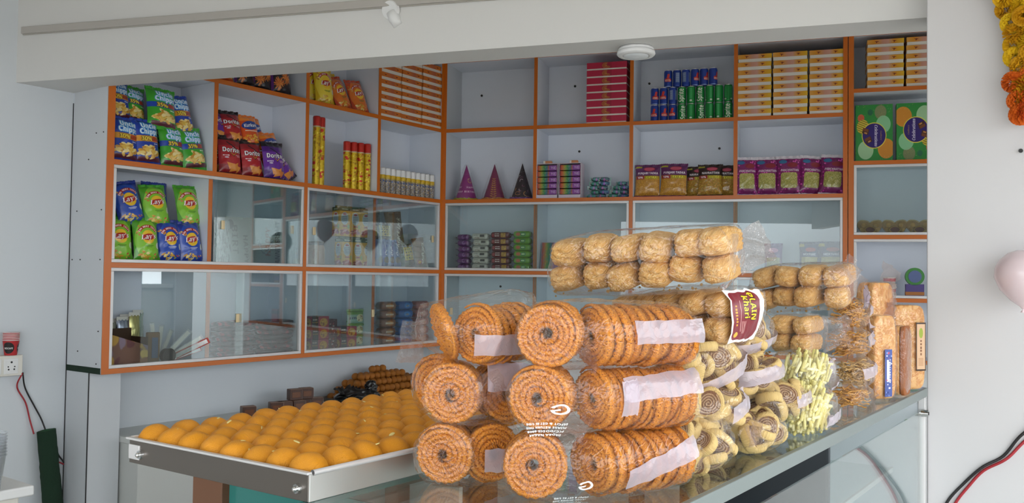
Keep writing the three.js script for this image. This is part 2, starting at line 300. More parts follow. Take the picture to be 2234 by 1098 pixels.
for (const [k, c, c2] of [['crispGreen', '#4c9c1e', '#86c832'], ['crispBlue', '#15308f', '#1f4bb4'], ['crispYellow', '#d9b414', '#ecd33c'], ['crispRed', '#c2431c', '#e0741f']])
  print[k] = canvasTex(200, 290, (g, w, h) => {
    shade(g, w, h, c); ell(g, 100, 150, 95, 150, c2);
    crisps(g, 32, 80, 26, 34, 6, ['#c98a3a', '#b87a2c', '#d9a450']);
    g.strokeStyle = '#b3231c'; g.lineWidth = 22; g.beginPath(); g.arc(100, 128, 78, 3.7, 5.75); g.stroke();
    '20% MORE CHIPS'.split('').forEach((ch, i) => { const a = -1.02 + i * 0.157; words(g, ch, 100 + 78 * Math.sin(a), 128 - 78 * Math.cos(a), 17, '#fff', { font: 'bold', rot: a }); });
    ell(g, 100, 128, 50, 50, '#f2c52c'); ell(g, 100, 128, 52, 23, '#b5221c', -0.1); words(g, "Lay's", 100, 126, 46, '#fff', { rot: -0.08, stroke: '#8d1712', sw: 3, fam: 'serif' });
    g.fillStyle = c === '#15308f' ? '#dfe4f4' : '#2c6b18'; g.fillRect(70, 190, 66, 4); g.fillRect(80, 199, 46, 3);
    crisps(g, 70, 255, 50, 28, 14, POT); crisps(g, 150, 262, 30, 16, 5, ['#c9472b', '#e2b65a', '#8aa23a']); ell(g, 178, 190, 14, 24, '#dfe6d2', 0.1);
  });
for (const [k, c, pct, band] of [['potBlue', '#1d3fa6', '30%', '#dd9a2c'], ['potGreen', '#3fa32c', '35%', '#2549ad']])
  print[k] = canvasTex(200, 270, (g, w, h) => {
    shade(g, w, h, c); words(g, 'Uncle', 118, 34, 46, '#eaf6ff', { stroke: '#58b4e8', sw: 9, font: 'bold' }); words(g, 'Chipps', 116, 74, 46, '#eaf6ff', { stroke: '#58b4e8', sw: 9, font: 'bold' });
    words(g, 'Uncle', 118, 34, 46, '#f6fbff', { stroke: '#2b62b8', sw: 2, font: 'bold' }); words(g, 'Chipps', 116, 74, 46, '#f6fbff', { stroke: '#2b62b8', sw: 2, font: 'bold' });
    g.fillStyle = band; g.fillRect(0, 102, w, 38); words(g, pct, 88, 121, 40, '#ffe14a', { stroke: '#3b2a08', sw: 6, font: 'bold', max: 80 }); g.fillStyle = '#b5431f'; g.fillRect(130, 106, 66, 30); words(g, 'EXTRA', 163, 121, 22, '#7a2410', { font: 'bold' });
    g.fillStyle = '#5a1a2e'; g.fillRect(20, 238, 170, 26); crisps(g, 100, 205, 76, 40, 46, POT); blurb(g, 5, 160, 152, 12, '#fff', { font: '' });
  });
for (const [k, c, c2] of [['triRed', '#8e1420', '#b3202a'], ['triPurple', '#4b1a78', '#6a2a9c']])
  print[k] = canvasTex(200, 280, (g, w, h) => {
    shade(g, w, h, c); g.fillStyle = c2; g.fillRect(0, 70, w, 150); g.fillStyle = '#16101a'; g.fillRect(0, 0, w, 26);
    g.strokeStyle = '#16101a'; g.lineWidth = 9; g.beginPath(); g.moveTo(60, 40); g.lineTo(150, 96); g.moveTo(150, 96); g.lineTo(112, 150); g.lineTo(84, 118); g.stroke(); g.strokeStyle = '#e8a822'; g.lineWidth = 4; g.beginPath(); g.moveTo(146, 112); g.lineTo(112, 146); g.lineTo(90, 124); g.stroke();
    words(g, 'Doritos', 104, 104, 50, '#fff', { font: 'bold', stroke: '#1a1018', sw: 5, max: 172 }); blurb(g, 5, 48, 150, 17, '#fff', { font: 'bold' }); g.fillStyle = '#e6c2c8'; g.fillRect(130, 142, 52, 4); g.fillRect(138, 152, 40, 4); ell(g, 50, 166, 16, 6, '#d8d0dc');
    for (const [x, y, r] of [[80, 226, 0.2], [128, 232, -0.4], [104, 250, 0.8], [150, 246, 0.1]]) { g.save(); g.translate(x, y); g.rotate(r); g.fillStyle = rnd() > 0.5 ? '#d2752a' : '#e09038'; g.beginPath(); g.moveTo(-36, -16); g.lineTo(36, -20); g.lineTo(2, 34); g.fill(); g.restore(); }
  });
print.curls = canvasTex(200, 270, (g, w, h) => { shade(g, w, h, '#d9531c'); g.fillStyle = '#ef8a24'; g.fillRect(0, 0, w, 50); ell(g, 100, 92, 88, 42, '#1c3f94', -0.12); words(g, 'Kurkure', 100, 92, 44, '#fff', { rot: -0.1, max: 150, stroke: '#10245c', sw: 3 }); g.fillStyle = '#f3e6d2'; g.fillRect(30, 142, 130, 8); for (let i = 0; i < 60; i++) { g.strokeStyle = ['#e2a12a', '#c9781c', '#f0c04a'][i % 3]; g.lineWidth = 8; g.beginPath(); const x = rr(30, 170), y = rr(180, 250); g.moveTo(x, y); g.quadraticCurveTo(x + rr(-20, 20), y + rr(-14, 14), x + rr(-30, 30), y + rr(-10, 10)); g.stroke(); } });
print.burst = canvasTex(200, 270, (g, w, h) => { shade(g, w, h, '#17111b'); for (const [x, y, r] of [[60, 200, 60], [140, 150, 64], [90, 70, 66]]) for (let i = 0; i < 40; i++) { const a = i * 0.157 + rr(-0.08, 0.08); g.strokeStyle = ['#d8742a', '#b5521c', '#ec9a44'][i % 3]; g.lineWidth = 6; g.beginPath(); g.moveTo(x, y); g.lineTo(x + Math.cos(a) * rr(0.5, 1) * r, y + Math.sin(a) * rr(0.5, 1) * r); g.stroke(); } g.fillStyle = '#5b1f76'; g.fillRect(0, 0, 16, h); });
for (const [k, top, title, tones, base] of [['mixPurple', '#5d1d58', 'PUNJABI TADKA', ['#d39a34', '#b97c22', '#e6b24e'], '#b9822c'], ['mixBrown', '#2b1716', 'NAVRATTAN', ['#d2a13c', '#9a6a1e', '#e8c05a', '#7d8a2c'], '#a9782a']])
  print[k] = canvasTex(200, 260, (g, w, h) => {
    shade(g, w, h, base); specks(g, w, h, 100, 258, 900, tones, 9); g.fillStyle = top; g.fillRect(0, 0, w, 88); g.fillStyle = '#b9b12c'; g.fillRect(0, 0, 56, 16);
    ell(g, 116, 28, 46, 20, '#a3283a'); ell(g, 116, 28, 40, 15, '#c4506a'); words(g, title, 104, 66, 26, '#f4eef2', { font: 'bold', max: 170 });
    g.fillStyle = '#9a2430'; g.fillRect(8, 90, 70, 28); words(g, '10%', 42, 104, 24, '#fff', { font: 'bold' }); g.fillStyle = '#b39a1a'; g.fillRect(78, 88, 118, 30); words(g, 'EXTRA', 136, 104, 28, '#f2ea3a', { font: 'bold', stroke: '#5d4a0a', sw: 4, max: 104 });
  });
print.mixMagenta = canvasTex(200, 290, (g, w, h) => { shade(g, w, h, '#7d1560'); for (let i = 0; i < 90; i++) ell(g, rr(0, w), rr(0, h), rr(2, 9), rr(2, 7), ['#c9309a', '#e560bc', '#5a0f48'][i % 3]); g.fillStyle = '#e9e3e8'; g.fillRect(0, 0, w, 9); ell(g, 52, 34, 34, 16, '#2e6e9c'); ell(g, 130, 62, 44, 20, '#8a1c2e'); words(g, 'PANCHRATTAN', 108, 104, 25, '#e6d7e2', { font: 'bold', max: 150 }); g.fillStyle = '#a8a050'; g.beginPath(); g.roundRect(32, 124, 140, 124, 20); g.fill(); g.save(); g.clip(); specks(g, w, h, 124, 250, 420, ['#d8cc84', '#8e8c3a', '#eee2a8', '#6d7a30'], 8); g.restore(); });
print.mixBlue = canvasTex(160, 220, (g, w, h) => { shade(g, w, h, '#1b2c66'); g.fillStyle = '#b7a92a'; g.fillRect(0, 0, 40, 26); ell(g, 90, 50, 44, 18, '#a3283a'); words(g, 'MIXTURE', 80, 88, 24, '#e9e6f0', { font: 'bold', max: 120 }); g.fillStyle = '#a89a3a'; g.fillRect(14, 108, 132, 106); specks(g, w, h, 108, 216, 200, ['#d0c26a', '#7f7a2a'], 7); });
print.mixMauve = canvasTex(160, 220, (g, w, h) => { shade(g, w, h, '#6c4a86'); ell(g, 80, 46, 44, 22, '#d58ab8'); g.fillStyle = '#8a8438'; g.fillRect(20, 108, 120, 96); specks(g, w, h, 108, 206, 200, ['#c8bc6a', '#6f6a2a'], 7); });
for (const [k, c, f] of [['bisPurple', '#6f2a76', (g) => { for (let i = 0; i < 3; i++) { g.strokeStyle = '#c79ad0'; g.lineWidth = 5; g.beginPath(); g.arc(128 + i * 8, 44, 10 + i * 9, 0, 5); g.stroke(); } }],
  ['bisCream', '#cfcac0', (g) => { crisps(g, 90, 62, 40, 14, 8, ['#5f3522', '#7a4a2e', '#e8e0d0']); g.fillStyle = '#4b4644'; g.fillRect(136, 20, 70, 34); blurb(g, 5, 70, 30, 22, '#8c857c', { font: 'bold' }); }],
  ['bisMaroon', '#6d1a20', (g) => { blurb(g, 4, 96, 28, 26, '#f1e6e2', { font: 'bold' }); blurb(g, 4, 96, 58, 26, '#f1e6e2', { font: 'bold' }); g.fillStyle = '#c8952e'; g.fillRect(146, 14, 66, 66); crisps(g, 180, 48, 26, 22, 8, ['#dcb050', '#a8741e']); ell(g, 40, 46, 18, 24, '#a12c34'); }],
  ['bisGreen', '#6aa823', (g) => { ell(g, 78, 46, 34, 26, '#c1663a'); ell(g, 150, 46, 38, 26, '#2c7a5a'); ell(g, 150, 46, 26, 17, '#7fc04a'); blurb(g, 4, 150, 46, 20, '#eef6e0', { font: 'bold' }); g.fillStyle = '#8cc63a'; g.fillRect(0, 0, 256, 9); }],
  ['bisBrown', '#8a4a22', (g) => { ell(g, 128, 46, 60, 28, '#c27a36'); blurb(g, 7, 128, 46, 34, '#f2e4cc', {}); }],
  ['bisBlue', '#1c5aa8', (g) => { ell(g, 128, 46, 56, 30, '#3f8ad8'); crisps(g, 128, 48, 30, 16, 8, ['#caa05a', '#7a4a2a', '#e8d0a0']); }],
  ['bisRose', '#b05a54', (g) => { ell(g, 128, 46, 60, 28, '#e8a8a0'); crisps(g, 150, 48, 26, 16, 6, ['#caa05a', '#7a2a2a', '#e8d0a0']); blurb(g, 4, 84, 40, 26, '#fff4ea', {}); }]])
  print[k] = canvasTex(256, 92, (g, w, h) => { shade(g, w, h, c); f(g); });
print.cookieBox = canvasTex(220, 120, (g, w, h) => { shade(g, w, h, '#1d1517'); g.fillStyle = '#a3223c'; g.fillRect(80, 0, 140, h); ell(g, 150, 64, 52, 46, '#c9962e'); crisps(g, 150, 66, 36, 30, 10, ['#b3701e', '#e2b24a', '#7a3a1a']); blurb(g, 4, 40, 34, 24, '#d8ccc0', { font: 'bold' }); blurb(g, 7, 40, 64, 18, '#c9a24a', { font: 'bold', max: 70 }); });
print.greenPack = canvasTex(220, 120, (g, w, h) => { shade(g, w, h, '#8fb4a0'); g.fillStyle = '#6f9a3a'; g.fillRect(0, 0, w, 34); ell(g, 150, 66, 54, 36, '#e4d9a8'); crisps(g, 150, 66, 40, 26, 10, ['#c9a23a', '#8a5a2a']); blurb(g, 4, 60, 66, 36, '#2a3a5a', { font: 'bold' }); });
print.redFlat = canvasTex(256, 64, (g, w, h) => { shade(g, w, h, '#4e1018'); for (let i = 0; i < 60; i++) { g.fillStyle = ['#8e1a28', '#2a0a10', '#b0303a', '#c8bcb4'][i % 4]; g.fillRect(rr(0, w), rr(0, h), rr(6, 40), rr(2, 8)); } });
print.sweetLid = canvasTex(320, 60, (g, w, h) => { const gr = g.createLinearGradient(0, 0, w, 0); for (const [t, c] of [[0, '#dba04a'], [0.2, '#d68e1c'], [0.42, '#c9907a'], [0.58, '#cf9a88'], [0.75, '#d8941c'], [1, '#e2b41e']]) gr.addColorStop(t, c); g.fillStyle = gr; g.fillRect(0, 0, w, h); for (const x of [82, 236]) { ell(g, x, 32, 5, 15, '#6d1c14', 0.2); ell(g, x - 8, 24, 10, 4, '#7d2a16', 0.5); ell(g, x + 9, 28, 11, 4, '#7d2a16', -0.4); } });
print.sweetLidOrange = canvasTex(320, 60, (g, w, h) => { const gr = g.createLinearGradient(0, 0, w, 0); for (const [t, c] of [[0, '#c96a22'], [0.25, '#d4761e'], [0.45, '#c2693a'], [0.6, '#b8603a'], [0.8, '#d67a1e'], [1, '#c86a1e']]) gr.addColorStop(t, c); g.fillStyle = gr; g.fillRect(0, 0, w, h); for (const x of [82, 250]) { ell(g, x, 32, 5, 13, '#6d1c14', 0.9); ell(g, x - 8, 26, 11, 4, '#7d2212', 0.4); ell(g, x + 8, 32, 11, 4, '#7d2212', -0.5); } });
print.pinkLid = canvasTex(320, 64, (g, w, h) => { shade(g, w, h, '#b81d44'); g.fillStyle = '#a51a3a'; g.fillRect(120, 0, 80, h); g.strokeStyle = '#b98a2c'; g.lineWidth = 4; for (const r of [14, 22, 32]) { g.beginPath(); g.ellipse(158, 34, r, r * 0.9, 0, 0.4, 5); g.stroke(); } ell(g, 156, 36, 6, 6, '#c9a03a'); });
print.thumbCan = canvasTex(256, 256, (g, w, h) => { shade(g, w, h, '#1d3f9e'); for (const x of [64, 192]) { g.fillStyle = '#d23a34'; g.beginPath(); g.roundRect(x - 34, 120, 68, 54, 16); g.fill(); g.save(); g.translate(x + 4, 86); g.rotate(0.15); g.beginPath(); g.roundRect(-12, -34, 24, 74, 12); g.fill(); g.restore(); g.fillStyle = '#e8c8bc'; g.fillRect(x - 28, 140, 52, 8); words(g, 'Thums Up', x, 158, 20, '#f6eee8', { max: 66 }); } g.fillStyle = '#9fb4d8'; g.fillRect(0, 240, w, 8); });
print.thumbCanBack = canvasTex(256, 256, (g, w, h) => { shade(g, w, h, '#1d3f9e'); for (const x of [34, 100, 162, 228]) { g.fillStyle = '#6f86b4'; g.fillRect(x - 22, 40, 40, 150); g.fillStyle = '#c3cfe2'; for (let i = 0; i < 9; i++) g.fillRect(x - 18, 50 + i * 15, 30, 3); } });
print.limeCan = canvasTex(256, 256, (g, w, h) => { shade(g, w, h, '#128a3c'); for (const x of [64, 192]) words(g, 'Sprite', x, 128, 74, '#eef6e6', { rot: -1.57, font: 'bold', max: 210 }); g.fillStyle = '#0c6a2c'; g.fillRect(0, 0, w, 8); });
print.limeCanBack = canvasTex(256, 256, (g, w, h) => { shade(g, w, h, '#128a3c'); for (const x of [30, 94, 158, 222]) { g.fillStyle = '#3fae62'; g.fillRect(x - 14, 20, 26, 170); ell(g, x, 212, 13, 13, '#cfe6d2'); } });
print.gift = canvasTex(400, 520, (g, w, h) => {
  shade(g, w, h, '#2c8f3c'); for (const [x, y, r, c] of [[60, 120, 36, '#d2603a'], [270, 70, 64, '#7a8a5a'], [300, 180, 78, '#8fcf9a'], [330, 400, 90, '#d9902a'], [110, 410, 84, '#a7d3a0'], [160, 70, 28, '#25704a']]) ell(g, x, y, r, r, c);
  g.save(); g.beginPath(); g.arc(80, 200, 66, 0, 7); g.fillStyle = '#d8c23a'; g.fill(); g.clip(); g.strokeStyle = '#4a4a1a'; g.lineWidth = 5; for (let i = -6; i < 8; i++) { g.beginPath(); g.moveTo(10, 200 + i * 20); g.lineTo(150, 250 + i * 20); g.stroke(); } g.restore();
  g.strokeStyle = '#b7a07a'; g.lineWidth = 3; for (const r of [12, 24, 36, 50]) { g.setLineDash([5, 5]); g.beginPath(); g.arc(270, 70, r, 0, 7); g.stroke(); } g.setLineDash([]); specks(g, w, h, 0, h, 70, ['#d8c84a', '#bfe0b0'], 6);
  ell(g, 200, 280, 132, 118, '#e6d84a'); ell(g, 200, 280, 124, 110, '#2d1670'); words(g, 'Celebrations', 222, 280, 44, '#e8e4f4', { rot: 1.57, fam: 'serif', max: 196 }); words(g, 'Cadbury', 276, 280, 20, '#b08a5a', { rot: 1.57, fam: 'serif' });
  for (const [x, y, r] of [[110, 240, 0.3], [140, 320, -0.4]]) { g.save(); g.translate(x, y); g.rotate(r); g.fillStyle = '#4a2412'; g.fillRect(-34, -26, 68, 52); g.fillStyle = '#7a4220'; g.fillRect(-34, -26, 60, 26); g.fillStyle = '#c98a4a'; g.fillRect(-10, 8, 30, 14); g.restore(); }
});
print.hatPink = canvasTex(256, 256, (g, w, h) => { shade(g, w, h, '#8e1f78'); for (let i = 0; i < 3; i++) { const x = 43 + i * 85; words(g, 'HAPPY', x, 168, 18, '#e8c8dc', { font: 'bold' }); words(g, 'BIRTHDAY', x, 200, 20, '#e8c8dc', { font: 'bold', max: 80 }); g.strokeStyle = '#caa24a'; g.lineWidth = 4; g.beginPath(); g.arc(x, 118, 16, 0, 5); g.stroke(); } });
print.hatMaroon = canvasTex(256, 256, (g, w, h) => { shade(g, w, h, '#7d1f4e'); for (let i = 0; i < 4; i++) for (let k = 0; k < 9; k++) { ell(g, 25 + i * 64, 110 + k * 16, 8, 3.5, '#b98a3a', 0.6); ell(g, 39 + i * 64, 110 + k * 16, 8, 3.5, '#b98a3a', -0.6); } });
print.hatBlack = canvasTex(256, 256, (g, w, h) => { shade(g, w, h, '#241620'); for (let i = 0; i < 26; i++) { g.strokeStyle = ['#7a4a6a', '#b07a4a', '#cdbcc8', '#5a3a6a'][i % 4]; g.lineWidth = 4; g.beginPath(); g.arc(rr(0, w), rr(90, h), rr(6, 22), rr(0, 3), rr(3.5, 6)); g.stroke(); } });
print.candle = canvasTex(240, 70, (g, w, h) => { const gr = g.createLinearGradient(0, 0, 150, 0); ['#8a2a3a', '#c9632a', '#9a9a3a', '#3a8a4a', '#2a6a8a', '#c0503a'].forEach((c, i) => gr.addColorStop(i / 5, c)); g.fillStyle = gr; g.fillRect(0, 0, 150, h); g.fillStyle = '#8a4a9c'; g.fillRect(150, 0, 90, h); words(g, 'TO', 196, 36, 40, '#e2cfe8', { font: '' }); g.strokeStyle = '#d8bfe0'; g.lineWidth = 3; g.beginPath(); g.ellipse(222, 36, 10, 20, 0, 0, 7); g.stroke(); specks(g, 150, h, 0, h, 80, ['#e8a83a', '#4ab05a', '#d8504a', '#3a7ac0'], 7); });
print.candyMix = canvasTex(160, 60, (g, w, h) => { shade(g, w, h, '#4a8a8a'); for (let i = 0; i < 26; i++) ell(g, rr(0, w), rr(0, h), rr(8, 20), rr(6, 14), ['#c86a9a', '#2a7a5a', '#5ab0d0', '#e0d0d8', '#b07ac0', '#d0904a', '#7ac06a'][i % 7]); });
print.foilGold = canvasTex(128, 512, (g, w, h) => { shade(g, w, h, '#d8b416'); for (let i = 0; i < 260; i++) { g.fillStyle = ['#f2dc4a', '#b0860c', '#e8c820', '#c9a010', '#c2401c'][i % 11 === 0 ? 4 : i % 4]; g.fillRect(rr(0, w), rr(0, h), rr(3, 16), rr(4, 26)); } for (let i = 0; i < 14; i++) ell(g, rr(10, 118), rr(20, 500), 10, 14, '#c8331c'); });
print.spray = canvasTex(256, 200, (g, w, h) => { shade(g, w, h, '#8a7f72'); for (let i = 0; i < 340; i++) ell(g, rr(0, w), rr(20, h), rr(3, 10), rr(3, 8), ['#b8aa98', '#6a5f58', '#cfc4b4', '#94805c', '#5c6a8a'][i % 5], rr(0, 3)); g.fillStyle = '#c8a818'; g.fillRect(0, 0, w, 20); for (let i = 0; i < 6; i++) ell(g, 20 + i * 43, 46, 12, 8, '#3a5a9a'); });
print.juice = canvasTex(200, 380, (g, w, h) => { shade(g, w, h, '#d8a416'); g.fillStyle = '#3d5a3a'; g.fillRect(0, 0, w, 46); blurb(g, 7, 100, 24, 28, '#dfe6c8', { font: 'bold' }); ell(g, 96, 146, 72, 84, '#b9c0c0'); ell(g, 96, 90, 34, 14, '#a8303a'); for (let i = 0; i < 4; i++) { g.fillStyle = '#7a8a9a'; g.fillRect(44, 118 + i * 22, 100, 10); } g.fillStyle = '#a83a2a'; g.fillRect(60, 236, 80, 22); ell(g, 168, 250, 22, 30, '#8aa02a'); crisps(g, 100, 330, 96, 40, 22, ['#b8323c', '#d4606a', '#8e2430', '#e2a8a0']); });
print.chocBrown = canvasTex(200, 280, (g, w, h) => { shade(g, w, h, '#7d5a38'); g.fillStyle = '#8d6a46'; g.fillRect(20, 0, 90, h); words(g, 'Krack Jack', 118, 140, 60, '#efe0c4', { rot: -1.3, stroke: '#2a1a10', sw: 5, max: 220 }); g.fillStyle = '#a8242c'; g.fillRect(20, 204, 70, 40); ell(g, 54, 224, 24, 14, '#e2a82a'); });
print.chocYellow = canvasTex(160, 160, (g, w, h) => { shade(g, w, h, '#4a2614'); g.fillStyle = '#cfae1c'; g.fillRect(6, 6, 148, 100); for (let i = 0; i < 16; i++) { g.fillStyle = '#5a3a14'; g.fillRect(20 + (i % 4) * 32, 18 + (i >> 2) * 22, rr(8, 22), 12); } });
print.chocBlue = canvasTex(160, 220, (g, w, h) => { shade(g, w, h, '#1c4fa8'); words(g, 'Oreo', 100, 70, 50, '#eef2fa', { rot: -1.2, font: 'bold' }); ell(g, 80, 160, 56, 26, '#33231e'); ell(g, 80, 168, 54, 22, '#54382c'); g.fillStyle = '#2a3a8a'; g.fillRect(0, 190, w, 30); });
print.khari = canvasTex(256, 300, (g, w, h) => { shade(g, w, h, '#f2efee'); g.fillStyle = '#7d1c28'; g.beginPath(); g.roundRect(12, 14, 212, 272, 30); g.fill(); words(g, 'PLAIN', 170, 100, 54, '#f4d21c', { rot: 1.57, font: 'bold', stroke: '#3a0a10', sw: 8 }); words(g, 'khari', 122, 100, 54, '#f4d21c', { rot: 1.57, font: 'bold', stroke: '#3a0a10', sw: 8 }); g.strokeStyle = '#e8c8c0'; g.lineWidth = 3; g.beginPath(); g.moveTo(74, 60); g.lineTo(74, 240); g.stroke(); for (let i = 0; i < 4; i++) { g.fillStyle = '#d8a8a0'; g.fillRect(84 + i * 8, 180, 3, 70); } blurb(g, 7, 42, 150, 30, '#d8a02a', { rot: 1.57, font: 'bold' }); ell(g, 44, 256, 18, 16, '#e0b030'); });
print.breadBlue = canvasTex(128, 320, (g, w, h) => { shade(g, w, h, '#4a5a9c'); g.fillStyle = '#e2e4ee'; g.fillRect(34, 70, 46, 150); for (let i = 0; i < 20; i++) { g.fillStyle = ['#c8506a', '#8aa0d8', '#2a3a7a', '#d8d4e4'][i % 4]; g.fillRect(rr(0, 110), rr(0, h), rr(10, 40), rr(4, 14)); } blurb(g, 10, 92, 150, 28, '#f0e8f4', { rot: 1.57, font: 'bold' }); });
print.breadLabel = canvasTex(128, 320, (g, w, h) => { shade(g, w, h, '#3a2a22'); g.fillStyle = '#d6b08c'; g.fillRect(10, 10, 108, 300); ell(g, 64, 70, 26, 34, '#9aa83a'); blurb(g, 5, 64, 170, 36, '#7a4a2a', { rot: 1.57, font: 'bold' }); for (let i = 0; i < 6; i++) { g.fillStyle = '#b5835a'; g.fillRect(30, 236 + i * 9, 66, 4); } });
print.cup = canvasTex(512, 160, (g, w, h) => { shade(g, w, h, '#b8262a'); for (const x of [90, 260, 430]) { ell(g, x, 80, 66, 60, '#1c1416'); words(g, 'NESCAFE', x, 84, 26, '#eee', { font: 'bold', max: 104 }); } });
print.birthday = canvasTex(256, 256, (g, w, h) => { shade(g, w, h, '#b8b4aa'); words(g, 'BIRT', 70, 120, 66, '#3a2a18', { rot: 1.57, font: 'bold', fam: 'monospace' }); specks(g, w, h, 0, 200, 40, ['#5a4a3a'], 4); words(g, 'HAPPY', 160, 170, 50, '#3a2a18', { rot: 1.57, font: 'bold' }); ell(g, 40, 40, 26, 26, '#22262a'); });
print.anniversary = canvasTex(256, 256, (g, w, h) => { shade(g, w, h, '#bcbcb6'); words(g, 'ANNIVERSARY', 206, 128, 46, '#4a3a30', { rot: -1.5, font: 'bold', max: 236 }); words(g, 'HAPPY', 140, 128, 50, '#b0552c', { rot: -1.5, font: 'bold' }); specks(g, w, h, 0, h, 30, ['#6a5a4a'], 4); });
print.leopard = canvasTex(128, 200, (g, w, h) => { shade(g, w, h, '#c9c6c2'); for (let i = 0; i < 90; i++) { g.strokeStyle = ['#1c1a1c', '#4a3a3a', '#2a4a3a'][i % 3]; g.lineWidth = rr(2, 6); g.beginPath(); const x = rr(0, w), y = rr(0, h); g.moveTo(x, y); g.lineTo(x + rr(-10, 10), y + rr(8, 40)); g.stroke(); } });
print.floral = canvasTex(256, 200, (g, w, h) => { shade(g, w, h, '#6a4a3a'); for (let i = 0; i < 260; i++) ell(g, rr(0, w), rr(0, h), rr(3, 12), rr(2, 8), ['#a8842e', '#8a5a2e', '#c9a84a', '#5a2e30', '#7a6a7a'][i % 5], rr(0, 3)); });
print.swirl = canvasTex(256, 256, (g, w, h) => { shade(g, w, h, '#dcbc7c'); ell(g, 128, 128, 100, 100, '#8a6248'); g.strokeStyle = '#c8a884'; g.lineWidth = 9; g.beginPath(); for (let a = 0; a < 26; a += 0.15) { const r = 4 + a * 3.4; g.lineTo(128 + Math.cos(a) * r, 128 + Math.sin(a) * r); } g.stroke(); for (let i = 0; i < 160; i++) ell(g, rr(30, 226), rr(30, 226), 2, 2, rnd() > 0.5 ? '#6a442c' : '#b48a62'); });
print.pastry = canvasTex(256, 256, (g, w, h) => { shade(g, w, h, '#dca964'); for (let i = 0; i < 1600; i++) ell(g, rr(0, w), rr(0, h), rr(1, 6), rr(1, 5), ['#e4b878', '#d39c54', '#ebc890', '#c68c46', '#dcae6c'][i % 5], rr(-0.5, 0.5)); });
print.bread = canvasTex(256, 256, (g, w, h) => { shade(g, w, h, '#d79a58'); for (let i = 0; i < 900; i++) ell(g, rr(0, w), rr(0, h), rr(2, 14), rr(2, 9), ['#dba462', '#cf9050', '#e0b074', '#c98a48'][i % 4], rr(-0.5, 0.5)); });
print.marble = canvasTex(128, 128, (g, w, h) => { shade(g, w, h, '#a58d84'); for (let i = 0; i < 240; i++) ell(g, rr(0, w), rr(0, h), rr(1, 6), rr(1, 4), ['#6d4a44', '#c9b4aa', '#855c54'][i % 3], rr(0, 3)); });
print.filmText = canvasTex(512, 512, (g, w, h) => { g.clearRect(0, 0, w, h); ['DADRA NAGAR', 'PCC/DDDIS-6946', 'PLEASE RETURN THIS', 'DEPOT & GET RS 1/KG'].forEach((t, i) => words(g, t, 300, 60 + i * 50, 40, '#fff', { font: 'bold', rot: 0, max: 330 })); g.strokeStyle = '#fff'; g.lineWidth = 22; g.beginPath(); g.arc(200, 400, 56, 0.4, 6); g.lineTo(200, 400); g.stroke(); });
print.dough = canvasTex(256, 128, (g, w, h) => { shade(g, w, h, '#f2e2c8'); for (let i = 0; i < 900; i++) ell(g, rr(0, w), rr(0, h), rr(1, 4), rr(1, 3), ['#ffffff', '#c99a64', '#e8cda0', '#8e5a2c', '#fff2d8', '#d8b07a'][i % 6], rr(0, 3)); });
for (const k of ['chakli', 'chakliDark']) M[k].map = print.dough;

// ---------------------------------------------------------------- soft packets
function pouch(w, h, t, seed, fold = 0) {
  const nx = 14, ny = 20, pos = [], uv = [], idx = [];
  for (const side of [1, -1]) {
    const base = pos.length / 3;
    for (let j = 0; j <= ny; j++) for (let i = 0; i <= nx; i++) {
      const u = i / nx * 2 - 1, v = j / ny * 2 - 1, av = Math.abs(v);
      const prof = Math.pow(Math.max(0, 1 - Math.abs(u) ** 2.6), 0.7) * Math.pow(Math.max(0, 1 - av ** 3.4), 0.65);
      let z = side * t / 2 * prof * (1 + 0.14 * noise(u * 2 + seed, v * 2.4, side)) + 0.004 * Math.sin(u * 11 + seed * 3) * av ** 5 + side * 0.0045 * (ridge(u * 2.3 + seed, v * 2.9, side * 3) - 0.35) * prof;
      const x = u * w / 2 * (1 - 0.08 * (1 - v ** 4)) * (1 + 0.02 * noise(v * 3, seed, 0)), y = (v + 1) / 2 * h;
      z -= fold * Math.max(0, v - 0.55) ** 2 * h;
      pos.push(x, y, z); uv.push(side > 0 ? (u + 1) / 2 : (1 - u) / 2, (v + 1) / 2);
    }
    for (let j = 0; j < ny; j++) for (let i = 0; i < nx; i++) { const k = base + j * (nx + 1) + i, q = [k, k + 1, k + nx + 2, k + nx + 1]; side > 0 ? idx.push(q[0], q[1], q[2], q[0], q[2], q[3]) : idx.push(q[0], q[2], q[1], q[0], q[3], q[2]); }
  }
  const g = new THREE.BufferGeometry(); g.setAttribute('position', new THREE.Float32BufferAttribute(pos, 3)); g.setAttribute('uv', new THREE.Float32BufferAttribute(uv, 2)); g.setIndex(idx); g.computeVertexNormals(); return g;
}
function sealStrip(w, y, seed, up) {   // the crimped end with its toothed edge
  const n = 28, pos = [], idx = [], h = 0.011;
  for (let i = 0; i <= n; i++) { const x = (i / n - 0.5) * w, z = 0.004 * Math.sin((i / n * 2 - 1) * 11 + seed * 3); pos.push(x, y, z, x, y + up * h * 0.5, z + 0.0012 * (i % 2), x, y + up * (h + (i % 2) * 0.0022), z); }
  for (let i = 0; i < n; i++) for (const k of [0, 1]) { const a = i * 3 + k; idx.push(a, a + 3, a + 4, a, a + 4, a + 1); }
  const g = new THREE.BufferGeometry(); g.setAttribute('position', new THREE.Float32BufferAttribute(pos, 3)); g.setIndex(idx); g.computeVertexNormals(); return g;
}
const foil = {}, foilSeal = {};
function foilMat(k, rough = 0.3) { return foil[k] ??= Ph(0xffffff, rough, { map: print[k], clearcoat: 0.6, clearcoatRoughness: 0.16 }); }
